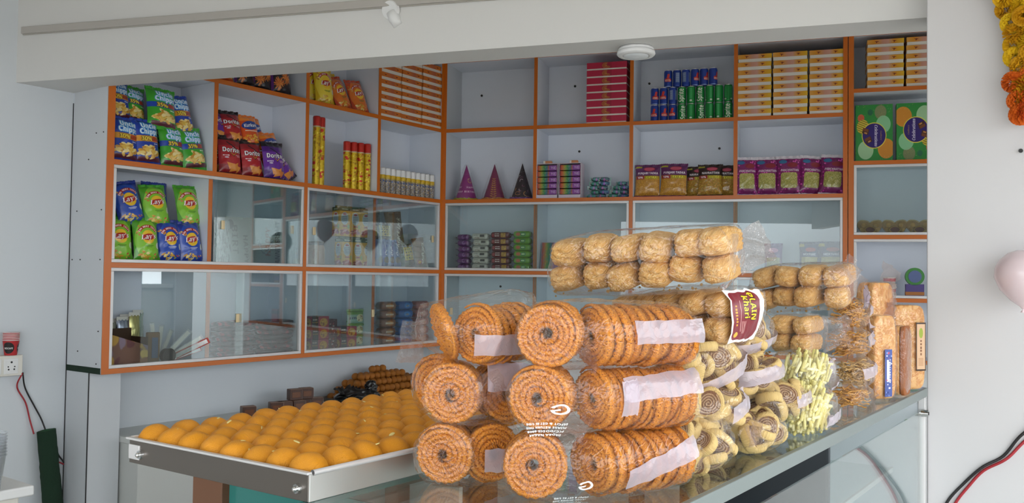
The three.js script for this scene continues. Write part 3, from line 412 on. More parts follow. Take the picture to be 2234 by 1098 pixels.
const SEALC = { crispGreen: 0x3f9a1c, crispBlue: 0x15308f, crispYellow: 0xd9b414, crispRed: 0xc2431c, potBlue: 0x1d3fa6, potGreen: 0x3fa32c, triRed: 0x1c1214, triPurple: 0x1a1020, curls: 0xe2762a, burst: 0x17111b, mixPurple: 0x5d1d58, mixBrown: 0x2b1716, mixMagenta: 0xd8d0d8, mixBlue: 0x1b2c66, mixMauve: 0x6c4a86, chocBrown: 0x7d5a38, chocYellow: 0x4a2614, chocBlue: 0x1c4fa8, greenPack: 0x6f9a3a, redFlat: 0x4e1018 };
let packSeed = 1;
function packet(k, F, s, n, y, w, h, t, { yaw = 0, lean = 0.15, roll = 0, label, cat = 'crisp packet', name = 'crisp_packet', group, fold = 0 }) {
  const o = thing(name, label, cat, group), sd = packSeed++ * 1.7;
  mesh('pouch', pouch(w, h, t, sd, fold), foilMat(k), o);
  const sm = foilSeal[k] ??= Ph(SEALC[k] ?? 0x888888, 0.35, { clearcoat: 0.5 });
  mesh('top_seal', sealStrip(w, h, sd, 1).translate(0, 0, -fold * 0.2025 * h), sm, o); mesh('bottom_seal', sealStrip(w, 0, sd, -1), sm, o);
  return put(o, F, s, n, y + 0.012, yaw, lean, roll);
}
const top = (r) => H[r] + 0.0095;

// crisps with the percentage bands, top bay of the side cabinet
{
  const g = 'ribbed crisp packets in the top bay of the side cabinet', y = top(2), q = (k, s, n, dy, w, h, label, o = {}) => packet(k, FL, s, n, y + dy, w, h, 0.06, { label, group: g, ...o });
  q('potBlue', 0.118, -0.055, 0, 0.15, 0.198, 'blue crisp packet on the lower row against the cabinet end', { roll: -0.05 });
  q('potBlue', 0.24, -0.055, 0, 0.146, 0.205, 'blue crisp packet with yellow folded corner, second on the lower row', { roll: 0.03 });
  q('potGreen', 0.385, -0.06, 0, 0.142, 0.195, 'green crisp packet on the lower row between a blue and a green one', { roll: 0.02 });
  q('potGreen', 0.508, -0.05, 0, 0.15, 0.2, 'green crisp packet at the divider end of the lower row', { roll: 0.14, lean: 0.2 });
  q('potBlue', 0.13, -0.19, 0, 0.15, 0.2, 'blue crisp packet standing behind the lower row by the cabinet end', { lean: 0.08 }); q('potGreen', 0.4, -0.19, 0, 0.15, 0.2, 'green crisp packet standing hidden behind the lower row', { lean: 0.08 });
  q('potBlue', 0.115, -0.11, 0.2, 0.145, 0.19, 'blue crisp packet on the upper row against the cabinet end', { lean: 0.25 });
  q('potGreen', 0.215, -0.14, 0.2, 0.13, 0.18, 'green crisp packet on the upper row half hidden by its neighbours', { lean: 0.25, roll: -0.08 });
  q('potGreen', 0.33, -0.075, 0.186, 0.166, 0.195, 'large green crisp packet in the middle of the upper row', { lean: 0.22, roll: -0.04 });
  q('potBlue', 0.42, -0.2, 0.19, 0.14, 0.2, 'dark blue crisp packet peeping out behind the upper row', { lean: 0.2 });
  q('potBlue', 0.475, -0.1, 0.165, 0.14, 0.205, 'blue crisp packet at the divider end of the upper row', { lean: 0.25, roll: 0.12 });
}
{
  const g = 'tortilla crisp and puff packets in the second bay', y = top(2), q = (k, s, n, dy, w, h, label, o = {}) => packet(k, FL, s, n, y + dy, w, h, 0.055, { label, group: g, ...o });
  q('triRed', 0.722, -0.05, 0, 0.148, 0.19, 'red tortilla crisp packet beside the orange divider, lower row', {});
  q('triRed', 0.868, -0.05, 0, 0.142, 0.188, 'red tortilla crisp packet in the middle of the lower row', { roll: 0.05 });
  q('triPurple', 1.0, -0.03, 0, 0.15, 0.19, 'purple tortilla crisp packet standing upright in front on the lower row', { roll: 0.03 });
  q('triPurple', 1.118, -0.05, 0, 0.15, 0.175, 'purple tortilla crisp packet slumped sideways at the end of the row', { roll: 0.62, lean: 0.3 });
  q('triRed', 0.74, -0.18, 0, 0.15, 0.19, 'red tortilla crisp packet hidden behind the lower row', { lean: 0.05 }); q('triRed', 0.93, -0.18, 0, 0.15, 0.19, 'red tortilla crisp packet hidden second behind the lower row', { lean: 0.05 });
  q('triPurple', 0.69, -0.1, 0.175, 0.13, 0.165, 'purple tortilla crisp packet on the upper row by the divider', { lean: 0.3 });
  q('triRed', 0.765, -0.085, 0.175, 0.14, 0.165, 'dark red tortilla crisp packet on the upper row', { lean: 0.3, roll: 0.06 });
  q('curls', 0.885, -0.085, 0.17, 0.13, 0.165, 'orange puff packet on the upper row in front of another', { lean: 0.3, roll: 0.06 });
  q('curls', 0.965, -0.14, 0.17, 0.13, 0.165, 'orange puff packet on the upper row, behind and higher', { lean: 0.3, roll: 0.1 });
  q('curls', 1.03, -0.07, 0.095, 0.135, 0.165, 'orange puff packet resting low on the purple packets', { lean: 0.35, roll: 0.12 });
  q('curls', 1.105, -0.13, 0.01, 0.13, 0.165, 'orange puff packet wedged behind the slumped purple one', { lean: 0.3, roll: 0.3 });
}
{
  const g = 'packets on the upper shelf under the beam', y = top(3), q = (k, s, n, w, h, label, o = {}) => packet(k, FL, s, n, y, w, h, 0.06, { label, group: g, ...o });
  q('curls', 0.67, -0.06, 0.13, 0.19, 'orange packet on the upper shelf beside the black ones'); 
  q('burst', 0.81, -0.06, 0.14, 0.2, 'black packet with orange starburst, first of three on the upper shelf', { roll: 0.1 });
  q('burst', 0.93, -0.07, 0.14, 0.2, 'black packet with orange starburst, middle of three on the upper shelf', { roll: -0.05 });
  q('burst', 1.06, -0.06, 0.15, 0.2, 'black packet with orange starburst, beside the purple edged divider end', { roll: 0.05 });
  q('crispYellow', 1.335, -0.1, 0.15, 0.21, 'yellow crisp packet pressed against the divider on the upper shelf', { roll: -0.05 });
  q('crispYellow', 1.385, -0.055, 0.15, 0.21, 'yellow crisp packet standing in front on the upper shelf', { roll: 0.04 });
  q('crispYellow', 1.48, -0.11, 0.14, 0.2, 'yellow crisp packet half hidden behind the front yellow one', { roll: 0.08 });
  q('crispRed', 1.55, -0.06, 0.14, 0.19, 'orange red crisp packet leaning over in the middle of the upper shelf', { roll: 0.3, lean: 0.3 });
  q('crispRed', 1.52, -0.2, 0.15, 0.25, 'tall orange red crisp packet at the back of the upper shelf', {});
  q('crispRed', 1.7, -0.07, 0.15, 0.2, 'orange red crisp packet leaning near the sweet boxes', { roll: 0.14, lean: 0.3 });
}
{
  const g = 'crisp packets behind the glass of the side cabinet', y = top(1) + 0.006, q = (k, s, n, dy, w, h, label, o = {}) => packet(k, FL, s, n, y + dy, w, h, 0.06, { label, group: g, ...o });
  q('crispGreen', 0.12, -0.075, 0, 0.145, 0.195, 'green crisp packet, front row, beside the white aluminium frame', {});
  q('crispGreen', 0.262, -0.07, 0, 0.142, 0.198, 'green crisp packet, second in the front row', { roll: 0.02 });
  q('crispBlue', 0.392, -0.075, 0, 0.14, 0.195, 'blue crisp packet, third in the front row', { roll: 0.04 });
  q('crispBlue', 0.515, -0.07, 0, 0.142, 0.196, 'blue crisp packet, front row beside the sliding glass', { roll: 0.1 });
  q('crispGreen', 0.2, -0.2, 0, 0.14, 0.2, 'green crisp packet hidden behind the front row', { lean: 0.05 }); q('crispBlue', 0.43, -0.2, 0, 0.14, 0.2, 'blue crisp packet hidden behind the front row', { lean: 0.05 });
  q('crispGreen', 0.08, -0.13, 0.185, 0.14, 0.19, 'green crisp packet, upper row, cut off by the aluminium frame', { lean: 0.22 });
  q('crispBlue', 0.2, -0.1, 0.185, 0.15, 0.19, 'blue crisp packet tilted sideways on the upper row', { lean: 0.22, roll: 0.2 });
  q('crispGreen', 0.335, -0.1, 0.18, 0.15, 0.19, 'green crisp packet in the middle of the upper row', { lean: 0.22, roll: 0.08 });
  q('crispBlue', 0.385, -0.19, 0.19, 0.15, 0.2, 'blue crisp packet at the back of the upper row', { lean: 0.15 });
  q('crispGreen', 0.525, -0.11, 0.185, 0.145, 0.2, 'green crisp packet at the divider end of the upper row', { lean: 0.22, roll: 0.03 });
}

// ---------------------------------------------------------------- foil tubes, spray cans, cartons
const goldFoil = Ph(0xffffff, 0.28, { map: print.foilGold, metalness: 0.35, clearcoat: 0.6 });
const redFoil = Ph(0xc2281c, 0.3, { metalness: 0.3, clearcoat: 0.6 });
function popper(h, s, n, label, group) {
  const o = thing('party_popper', label, 'party popper', group);
  mesh('tube', latheH([[0, 0], [0.021, 0], [0.022, 0.006], [0.022, h - 0.06]], 20), goldFoil, o);
  mesh('cap', lathe([[0.0225, h - 0.062], [0.0228, h - 0.006], [0.02, h], [0, h]], 20), redFoil, o);
  mesh('ring', lathe([[0.0235, h - 0.066], [0.0235, h - 0.058], [0.022, h - 0.058]], 20), M.brass, o);
  return put(o, FL, s, n, top(2), rr(-2, 2));
}
['first', 'second'].forEach((w, i) => popper(0.412, 1.336 + i * 0.046, -0.07 - i * 0.01, `tall gold foil party popper, ${w} of two beside the divider`, 'tall party poppers'));
['first', 'second', 'third', 'fourth'].forEach((w, i) => popper(0.302, 1.612 + i * 0.047, -0.1 + i * 0.012, `short gold foil party popper, ${w} of four counted from the tall ones`, 'short party poppers'));
{
  const body = Ph(0xffffff, 0.35, { map: print.spray, clearcoat: 0.4 }), yel = Ph(0xd8b01c, 0.35, { clearcoat: 0.3 });
  const o = thing('spray_can', '', 'spray can', 'row of white capped spray cans');
  mesh('can', latheH([[0, 0], [0.021, 0], [0.0225, 0.003], [0.0225, 0.108]], 20), body, o);
  mesh('collar', lathe([[0.0226, 0.106], [0.0232, 0.11], [0.0226, 0.122], [0.02, 0.124]], 20), yel, o);
  mesh('cap', lathe([[0.0205, 0.122], [0.0225, 0.126], [0.022, 0.164], [0.019, 0.17], [0, 0.17]], 20), M.white, o);
  for (let i = 0; i < 12; i++) { const l = `white capped spray can, ${ORD[i]} in the row counted from the party poppers`, c = i ? dup(o, l) : o; c.userData.label = l; put(c, FL, 1.835 + i * 0.0482, -0.06, top(2), i * 1.3); }
}
function slabBox(name, w, h, d, lidTex, label, cat, group, lid = 0.58) {   // card box: printed lid over a pale base
  const o = thing(name, label, cat, group);
  mesh('base', box(w - 0.004, h * 0.6, d - 0.004, 0, h * 0.3, 0, 0.001), M.offWhite, o);
  const g = new THREE.BoxGeometry(w, h * lid, d).translate(0, h * (1 - lid / 2), 0);
  mesh('lid', g, S(0xffffff, 0.5, { map: lidTex }), o); return o;
}
{
  const a = slabBox('sweet_box', 0.196, 0.047, 0.16, print.sweetLidOrange, '', 'sweet box', 'orange sweet boxes in the corner bay'), cols = [1.902, 2.104, 2.306];
  cols.forEach((s, c) => { for (let r = 0; r < 9; r++) { const l = `orange lidded sweet box, ${ORD[r]} from the shelf in the ${ORD[c]} stack of the corner bay`, o = (c || r) ? dup(a, l) : a; o.userData.label = l; put(o, FL, s + rr(-0.002, 0.002), -0.09 + rr(-0.004, 0.004), top(3) + r * 0.0478); } });
  const b = slabBox('sweet_box', 0.2, 0.0478, 0.16, print.sweetLid, '', 'sweet box', 'yellow sweet boxes on the end wall');
  let first = true;
  for (const [s, n, y, rows, where] of [[2.052, -0.085, top(3), 8, 'first stack of three'], [2.262, -0.082, top(3), 8, 'middle stack of three'], [2.472, -0.085, top(3), 8, 'third stack of three'], [2.795, -0.085, EYE + 1.145, 6, 'stack above the green gift boxes'], [3.008, -0.085, EYE + 1.145, 6, 'stack half hidden by the pillar']])
    for (let r = 0; r < rows; r++) { const l = `yellow lidded sweet box, ${ORD[r]} from the shelf in the ${where}`, o = first ? b : dup(b, l); first = false; o.userData.label = l; put(o, FR, s + rr(-0.002, 0.002), n + rr(-0.004, 0.004), y + r * 0.0484); }
  const p = slabBox('sweet_box', 0.262, 0.049, 0.17, print.pinkLid, '', 'sweet box', 'crimson gift boxes', 0.8);
  for (let r = 0; r < 8; r++) { const l = `crimson sweet box with gold rings, ${ORD[r]} from the bottom of its stack`, o = r ? dup(p, l) : p; o.userData.label = l; put(o, FR, 1.13, -0.09, top(3) + r * 0.0496); }
}
// drink cans
{
  const can = (tex, name) => { const o = thing(name, '', 'drink can', 'drink cans on the end wall');
    mesh('body', latheH([[0.0, 0.002], [0.02, 0], [0.0235, 0.004], [0.0265, 0.011], [0.0265, 0.096], [0.0235, 0.106]], 24), Ph(0xffffff, 0.3, { map: tex, metalness: 0.35, clearcoat: 0.5 }), o);
    mesh('lid', lathe([[0.0235, 0.106], [0.0245, 0.109], [0.0225, 0.109], [0.0215, 0.105], [0, 0.105]], 24), M.chrome, o); return o; };
  const kinds = { b: can(print.thumbCan, 'blue_can'), c: can(print.thumbCanBack, 'blue_can'), g: can(print.limeCan, 'green_can'), h: can(print.limeCanBack, 'green_can') }, used = {};
  const name = { b: 'blue drink can with red thumb emblem', c: 'blue drink can showing its pale text panel', g: 'green drink can with white lettering', h: 'green drink can with pale bar' };
  const rows = ['bbcghghhh', 'bbbghghhg'], pl = (k, i, s, y, lev, yaw) => { const l = `${name[k]}, ${ORD[i]} along the ${lev}`, o = used[k] ? dup(kinds[k], l) : kinds[k]; used[k] = 1; o.userData.label = l; put(o, FR, s, -0.06, y, yaw); };
  for (let r = 0; r < 2; r++) [...rows[1 - r]].forEach((k, i) => pl(k, i, 1.434 + i * 0.0573, top(3) + r * 0.1092, r ? 'second layer' : 'bottom layer', 'bg'.includes(k) ? (r + i) % 2 ? -1.2 : -1.7 : i));
  [...'bccbbb'].forEach((k, i) => pl(k, i, 1.518 + i * 0.0562, top(3) + 0.2184, 'short top layer', k === 'b' ? -1.5 + 0.2 * i : i));
}
// party hats in film
['hatPink', 'hatMaroon', 'hatBlack'].forEach((k, i) => {
  const o = thing('party_hat', ['magenta party hat with printed greeting in a clear bag', 'maroon party hat with gold leaf print in a clear bag', 'black party hat with swirls in a clear bag'][i], 'party hat'), h = 0.24;
  mesh('cone', latheH([[0.075, 0.012], [0.04, 0.012 + h * 0.466], [0.001, h + 0.012]], 28), S(0xffffff, 0.45, { map: print[k] }), o);
  const fr = []; for (let q = 0; q < 46; q++) { const a = q * 0.1366; fr.push(new THREE.IcosahedronGeometry(0.009, 1).scale(1.2, 0.8, 1.2).translate(Math.cos(a) * 0.077, 0.01 + rr(-0.002, 0.005), Math.sin(a) * 0.077)); }
  mesh('fringe', merge(fr), S([0xb9b03a, 0xc9884a, 0x7a4a8a][i], 0.6), o);
  mesh('film_bag', wrap([...Array(20)].flatMap((_, q) => [[Math.cos(q * 0.314) * 0.088, 0.004, Math.sin(q * 0.314) * 0.088], [Math.cos(q * 0.314) * 0.086, 0.03, Math.sin(q * 0.314) * 0.086], [Math.cos(q * 0.314) * 0.04, 0.18, Math.sin(q * 0.314) * 0.03], [Math.cos(q * 0.314) * 0.012, 0.26, Math.sin(q * 0.314) * 0.01]]), 0, { amp: 0.09, freq: 26, seed: i * 3 }).geo.translate(0, 0.132, 0), M.film, o);
  put(o, FR, [0.125, 0.33, 0.53][i], -0.13, top(2), i);
});
// candle packs in display trays
{
  const pm = S(0xffffff, 0.4, { map: print.candle }), candyEnd = Ph(0x8ab0a8, 0.3, { clearcoat: 0.6 });
  [0.73, 0.888].forEach((s, i) => {
    const o = thing('candle_tray', ['display tray of rainbow candle packs beside the orange divider', 'display tray of rainbow candle packs next to the sweets pile'][i], 'display tray');
    mesh('carton', merge([box(0.15, 0.004, 0.1, 0, 0.002, 0), box(0.003, 0.232, 0.1, -0.0735, 0.116, 0), box(0.003, 0.232, 0.1, 0.0735, 0.116, 0), box(0.15, 0.232, 0.003, 0, 0.116, -0.0485), box(0.15, 0.026, 0.003, 0, 0.013, 0.0485), box(0.15, 0.003, 0.1, 0, 0.2315, 0)]), S(0xd9ccd8, 0.6), o);
    for (let r = 0; r < 5; r++) mesh('candle_pack', box(0.138, 0.035, 0.08, 0, 0.028 + r * 0.0395 + 0.018, 0.005, 0.004), pm, o);
    put(o, FR, s, -0.07, top(2));
    const e = thing('candle_pack', ['single orange candle pack lying on the first display tray', 'single white and orange candle pack lying on the second display tray'][i], 'candle pack');
    mesh('wrapper', box(0.05, 0.022, 0.04, 0, 0.011, 0, 0.006), S(0xd08a5a, 0.5), e); mesh('end_label', box(0.016, 0.0225, 0.041, -0.026, 0.0112, 0, 0.005), M.offWhite, e); put(e, FR, s + [0.0, 0.02][i], -0.07, top(2) + 0.233, 0.2);
  });
  // small sweets packets, heaped
  [[1.03, 0], [1.09, 0], [1.05, 1], [1.11, 1], [1.04, 2], [1.1, 2], [1.05, 3], [1.11, 3], [1.06, 4], [1.11, 4], [1.17, 0], [1.235, 0], [1.19, 1], [1.24, 1], [1.2, 2], [1.245, 2], [1.225, 3]].forEach(([s, r], i) => {
    const o = thing('sweets_packet', `small shiny multicoloured sweets packet, ${ORD[i]} in the heap beside the candle trays`, 'sweets packet', 'heap of small sweets packets');
    const tint = [0xffffff, 0xffd0e0, 0xd0ffe0, 0xe0d0ff][i % 4];
    mesh('wrapper', shell(0.036, 0.0145, 0.03, 2.6, { seg: 10, amp: 0.12, freq: 60, seed: i, uvk: 13 }).translate(0, 0.0145, 0), Ph(tint, 0.3, { map: print.candyMix, clearcoat: 0.6 }), o);
    for (const e of [-1, 1]) mesh('crimped_end', crumple(0.012, 0.026, i + e, 0.002, 1, 4).translate(e * 0.038, 0.0145, 0), candyEnd, o);
    put(o, FR, s, -0.07 + rr(-0.012, 0.012), top(2) + r * 0.0275, rr(-0.25, 0.25));
  });
}
// savoury mix packets on the end wall
{
  const q = (k, s, n, w, h, y, label, o = {}) => packet(k, FR, s, n, y, w, h, 0.05, { label, cat: 'snack packet', name: 'snack_packet', group: 'savoury mix packets on the end wall', lean: 0.1, ...o });
  const y = top(2);
  q('mixPurple', 1.392, -0.05, 0.165, 0.19, y, 'purple topped savoury mix packet beside the divider'); q('mixPurple', 1.556, -0.05, 0.175, 0.192, y, 'purple topped savoury mix packet beside the dark ones', { roll: -0.02 });
  q('mixBrown', 1.7, -0.09, 0.14, 0.175, y, 'dark brown savoury mix packet, first of three'); q('mixBrown', 1.786, -0.045, 0.155, 0.18, y, 'dark brown savoury mix packet, standing in front of the other two'); q('mixBrown', 1.872, -0.09, 0.14, 0.178, y, 'dark brown savoury mix packet, last of three at the divider');
  [2.005, 2.125, 2.255, 2.378, 2.5].forEach((s, i) => q('mixMagenta', s, -0.06 - (i % 2) * 0.015, [0.14, 0.155, 0.15, 0.14, 0.155][i], 0.222, y, `magenta foil savoury mix packet, ${ORD[i]} in the row of five`, { yaw: [0.2, 0, 0, 0.25, -0.1][i], roll: i > 2 ? -0.07 : 0 }));
  const y1 = top(1) + 0.006; q('mixBlue', 2.375, -0.1, 0.12, 0.17, y1, 'blue savoury mix packet behind the glass, first of two'); q('mixBlue', 2.5, -0.09, 0.15, 0.172, y1, 'broad dark blue savoury mix packet behind the glass by the frame'); q('mixMauve', 2.165, -0.1, 0.11, 0.16, y1, 'mauve savoury mix packet behind the reflecting glass');
}
// biscuit rolls in piles
function roll(k, w, h, d, label, group) {
  const o = thing('biscuit_packet', label, 'biscuit packet', group);
  const g = new RoundedBoxGeometry(w, h, d, 3, h * 0.42); const v = g.attributes.position, u = g.attributes.uv;
  for (let i = 0; i < v.count; i++) { v.setZ(i, v.getZ(i) + 0.0012 * noise(v.getX(i) * 120, v.getY(i) * 120, 2)); u.setXY(i, v.getX(i) / w + 0.5, v.getY(i) / h + 0.5); }
  mesh('wrapper', g.translate(0, h / 2, 0), foilMat(k), o);
  for (const e of [-1, 1]) mesh('crimped_end', crumple(h * 0.7, d * 0.8, e, 0.003, 1, 6).rotateX(Math.PI / 2).translate(e * (w / 2 + h * 0.2), h / 2, 0), foilMat(k), o);
  return o;
}
['bisPurple', 'bisCream', 'bisMaroon', 'bisGreen'].forEach((k, c) => {
  const w = [0.086, 0.118, 0.134, 0.122][c], hh = [0.04, 0.041, 0.0425, 0.0435][c], nm = ['purple', 'cream and brown', 'maroon and gold', 'lime green'][c], o = roll(k, w, hh, 0.07, '', `${nm} biscuit packets`);
  for (let r = 0; r < 6; r++) { const l = `${nm} biscuit packet, ${ORD[r]} from the bottom of its stack`, q = r ? dup(o, l) : o; q.userData.label = l; put(q, FR, [0.13, 0.252, 0.398, 0.55][c] + rr(-0.004, 0.004), -0.1 + rr(-0.005, 0.005), top(1) + 0.006 + r * (hh + 0.0006), rr(-0.05, 0.05)); }
});
[0.74, 0.89].forEach((s, i) => { const o = thing('candle_carton', ['rainbow and purple carton leaning behind the glass, half hidden by pastry bags', 'second rainbow carton leaning behind the glass beside the first'][i], 'carton'); mesh('carton', box(0.135, 0.19, 0.05, 0, 0.095, 0, 0.002), S(0xb8a8b4, 0.6), o); mesh('front_panel', box(0.125, 0.18, 0.002, 0, 0.095, 0.026, 0), S(0xffffff, 0.4, { map: print.candle }), o); put(o, FR, s, -0.12, top(1) + 0.006, 0, 0.16); });
// low bays of the side cabinet
{
  const y = top(0) + 0.006, cb = (k) => S(0xffffff, 0.45, { map: print[k] });
  const bx = (k, s, n, yy, w, h, label) => { const o = thing('biscuit_box', label, 'biscuit box', 'boxed biscuits in the low bay'); mesh('carton', box(w, h, 0.1, 0, h / 2, 0, 0.002), cb(k), o); mesh('end_flap', box(0.002, h - 0.004, 0.096, w / 2, h / 2, 0, 0), M.dark, o); return put(o, FL, s, n, yy, rr(-0.04, 0.04)); };
  [0, 1, 2].forEach((r) => bx('cookieBox', 1.37, -0.09, y + r * 0.067, 0.13, 0.066, `dark red biscuit box, ${ORD[r]} from the bottom beside the aluminium frame`));
  [0, 1].forEach((r) => bx('cookieBox', 1.6, -0.09, y + r * 0.067, 0.13, 0.066, `dark red biscuit box, ${ORD[r]} from the bottom in the middle stack`));
  [0, 1].forEach((r) => bx('redFlat', 1.485, -0.12, y + r * 0.09, 0.09, 0.089, `dark patterned box between the red boxes, ${ORD[r]} from the bottom`));
  [0, 1, 2].forEach((r) => { const o = packet('greenPack', FL, 1.712, -0.1, y + r * 0.07 - 0.01, 0.15, 0.08, 0.045, { lean: 0.05, label: `pale green oat packet, ${ORD[r]} from the bottom behind the low glass`, cat: 'biscuit packet', name: 'oat_packet', group: 'oat packets in the low bay' }); });
  for (const [k, s, nm] of [['bisBrown', 1.985, 'brown'], ['bisBlue', 2.15, 'blue'], ['bisRose', 2.315, 'rose pink']]) { const o = roll(k, 0.135, 0.055, 0.075, '', `${nm} biscuit rolls`); for (let r = 0; r < 5; r++) { const l = `${nm} biscuit roll, ${ORD[r]} from the bottom of its pile in the low corner bay`, q = r ? dup(o, l) : o; q.userData.label = l; put(q, FL, s, -0.1, y + r * 0.0555, rr(-0.04, 0.04)); } }
  for (let i = 0; i < 14; i++) { const c = i % 2, r = i >> 1, o = thing('flat_packet', `flat dark red packet, ${ORD[r]} from the bottom of the ${c ? 'second' : 'first'} pile in the low bay`, 'packet', 'flat dark red packets'); mesh('wrapper', shell(0.125, 0.015, 0.075, 3, { seg: 10, amp: 0.1, freq: 24, seed: i, uvk: 4.01 }).translate(0, 0.015, 0), Ph([0xffffff, 0x7a5a60, 0xd8a0a8][i % 3], 0.5, { map: print.redFlat, clearcoat: 0.15 }), o); mesh('label', box(0.05, 0.001, 0.03, rr(-0.05, 0.05), 0.0302, rr(-0.02, 0.02), 0), [M.red, M.red, M.offWhite][i % 3], o); put(o, FL, 0.8 + c * 0.262, -0.1 + rr(-0.012, 0.012), y + r * 0.0268, rr(-0.12, 0.12)); }
  // carton of foil cake boards and cutlery in the first low bay
  { const o = thing('floral_carton', 'open carton with brown and gold floral print in the lowest bay', 'carton'); const f = S(0xffffff, 0.5, { map: print.floral });
    const sh = new THREE.Shape([[-0.11, 0], [0.11, 0], [0.11, 0.09], [-0.11, 0.16]].map(([a, b]) => new THREE.Vector2(a, b)));
    mesh('front_panel', new THREE.ExtrudeGeometry(sh, { depth: 0.004, bevelEnabled: false }).translate(0, 0, 0.07), f, o); mesh('body', merge([box(0.004, 0.17, 0.14, -0.11, 0.085, 0), box(0.004, 0.13, 0.14, 0.11, 0.065, 0), box(0.22, 0.17, 0.004, 0, 0.085, -0.07), box(0.22, 0.004, 0.14, 0, 0.002, 0)]), S(0x4a3524, 0.8), o); put(o, FL, 0.15, -0.115, y); }
  { const o = thing('wicker_box', 'dark brown slatted box behind the floral carton', 'box'); mesh('box', box(0.1, 0.2, 0.06, 0, 0.1, 0, 0.004), S(0x3a2c22, 0.8), o); for (let i = 0; i < 7; i++) mesh('slat', box(0.008, 0.16, 0.006, -0.042 + i * 0.014, 0.1, 0.033, 0.001), S(0x55402e, 0.7), o); put(o, FL, 0.1, -0.24, y, 0.1); }
  for (let i = 0; i < 5; i++) { const o = thing('tinsel_pack', `silver tinsel pack, ${ORD[i]} behind the floral carton`, 'tinsel pack', 'tinsel packs in the lowest bay'); mesh('bag', pouch(0.07, 0.2 + 0.01 * i, 0.03, i * 5), Ph([0xc9c6b0, 0xa8b0c0, 0xd8b8c8, 0xc8c080, 0xb0c0b0][i], 0.25, { metalness: 0.6 }), o); mesh('header', box(0.07, 0.02, 0.003, 0, 0.205 + 0.01 * i, 0), M.paper, o); put(o, FL, 0.2 + i * 0.032, -0.225 + (i % 2) * 0.02, y, rr(-0.4, 0.4), 0.05); }
  { const o = thing('kraft_bag', 'upright brown paper packet with blue panel in the lowest bay', 'paper packet'); mesh('bag', box(0.06, 0.15, 0.03, 0, 0.075, 0, 0.004), S(0x7d5f3c, 0.8), o); mesh('panel', box(0.03, 0.1, 0.002, 0.005, 0.075, 0.016, 0), S(0x3f5a7a, 0.5), o); put(o, FL, 0.31, -0.08, y, -0.2); }
  for (let i = 0; i < 8; i++) { const o = thing('wrapped_cutlery', `wrapped plastic knife fanned out in the lowest bay, ${ORD[i]} from the upright one`, 'cutlery', 'wrapped cutlery fan'); mesh('wrapper', merge([box(0.03, 0.2, 0.004, 0, 0.1, 0, 0.0015)]), i > 5 ? Ph(0xa8342c, 0.25, { clearcoat: 0.7, metalness: 0.3 }) : Ph(i % 2 ? 0xb8bac0 : 0xcfcdd0, 0.3, { clearcoat: 0.5, metalness: 0.2 }), o); mesh('blade', box(0.02, 0.18, 0.002, 0, 0.1, 0.003, 0), i > 5 ? M.chrome : M.paper, o); o.scale.setScalar(rr(0.75, 1.05)); put(o, FL, 0.35 + i * 0.008, -0.12 + i * 0.009, y + 0.016, rr(-0.5, 0.3), rr(0, 0.2), [0.12, -0.1, -0.5, -0.75, -0.9, -1.0, -1.12, -1.28][i]); }
  { const o = thing('dark_ribbon_reel', 'black ribbon reel lying at the foot of the wrapped cutlery', 'ribbon reel'); mesh('reel', new THREE.CylinderGeometry(0.035, 0.035, 0.03, 24).rotateX(Math.PI / 2).translate(0, 0.035, 0), M.black, o); mesh('hub', new THREE.TorusGeometry(0.034, 0.003, 8, 24).translate(0, 0.035, 0.015), M.dark, o); put(o, FL, 0.37, -0.045, y); }
  // greeting banners, wall cards
  const y1 = top(1) + 0.006, card = (k, w, h, s, n, label, yaw = 0) => { const o = thing('banner_card', label, 'banner card'); mesh('card', box(w, h, 0.004, 0, h / 2, 0, 0.001), S(0xffffff, 0.55, { map: print[k] }), o); mesh('clip', box(0.03, 0.012, 0.008, 0, h - 0.004, 0, 0.002), M.offWhite, o); return put(o, FL, s, n, y1, yaw, 0.12); };
  card('leopard', 0.1, 0.24, 0.745, -0.12, 'animal print sparkler card beside the orange divider'); card('birthday', 0.2, 0.265, 0.885, -0.14, 'grey birthday banner card behind the glass'); card('anniversary', 0.26, 0.27, 1.07, -0.16, 'grey anniversary banner card behind the glass');
  { const o = thing('bead_garland', 'string of silver beads hung in front of the banner cards', 'garland'), b = []; for (let i = 0; i < 30; i++) { const a = -1 + i / 14.5; b.push(new THREE.IcosahedronGeometry(0.0055, 1).translate(a * 0.05, 0.13 + 0.07 * a * a - 0.06, 0)); } mesh('beads', merge(b), M.chrome, o); mesh('cord', tube([-1, -0.5, 0, 0.5, 1].map((a) => new THREE.Vector3(a * 0.05, 0.07 + 0.07 * a * a, 0)), 0.001, 20, 5), M.dark, o); put(o, FL, 1.0, -0.1, y1); }
  // juice cartons
  const jm = S(0xffffff, 0.4, { map: print.juice }), j = thing('juice_carton', '', 'juice carton', 'yellow juice cartons');
  mesh('carton', box(0.089, 0.178, 0.065, 0, 0.089, 0, 0.002), jm, j); mesh('top_fold', box(0.086, 0.01, 0.02, 0, 0.183, 0, 0.002), S(0x4f6a46, 0.5), j);
  let fj = true; for (let r = 0; r < 2; r++) for (let c = 0; c < 3; c++) { const l = `yellow juice carton, ${ORD[c]} of three on the ${r ? 'upper' : 'lower'} tier`, o = fj ? j : dup(j, l); fj = false; o.userData.label = l; put(o, FL, (r ? 1.585 : 1.61) + c * 0.091, -0.11, y1 + r * 0.189); }
  { const o = thing('pickle_jar', 'squat jar with dark lid beside the juice cartons', 'jar'); mesh('jar', lathe([[0, 0], [0.05, 0], [0.056, 0.02], [0.056, 0.11], [0.046, 0.13]], 24), S(0xb08a70, 0.3), o); mesh('lid', lathe([[0.05, 0.128], [0.05, 0.15], [0, 0.152]], 24), S(0x4a3a34, 0.4), o); put(o, FL, 1.39, -0.12, y1); }
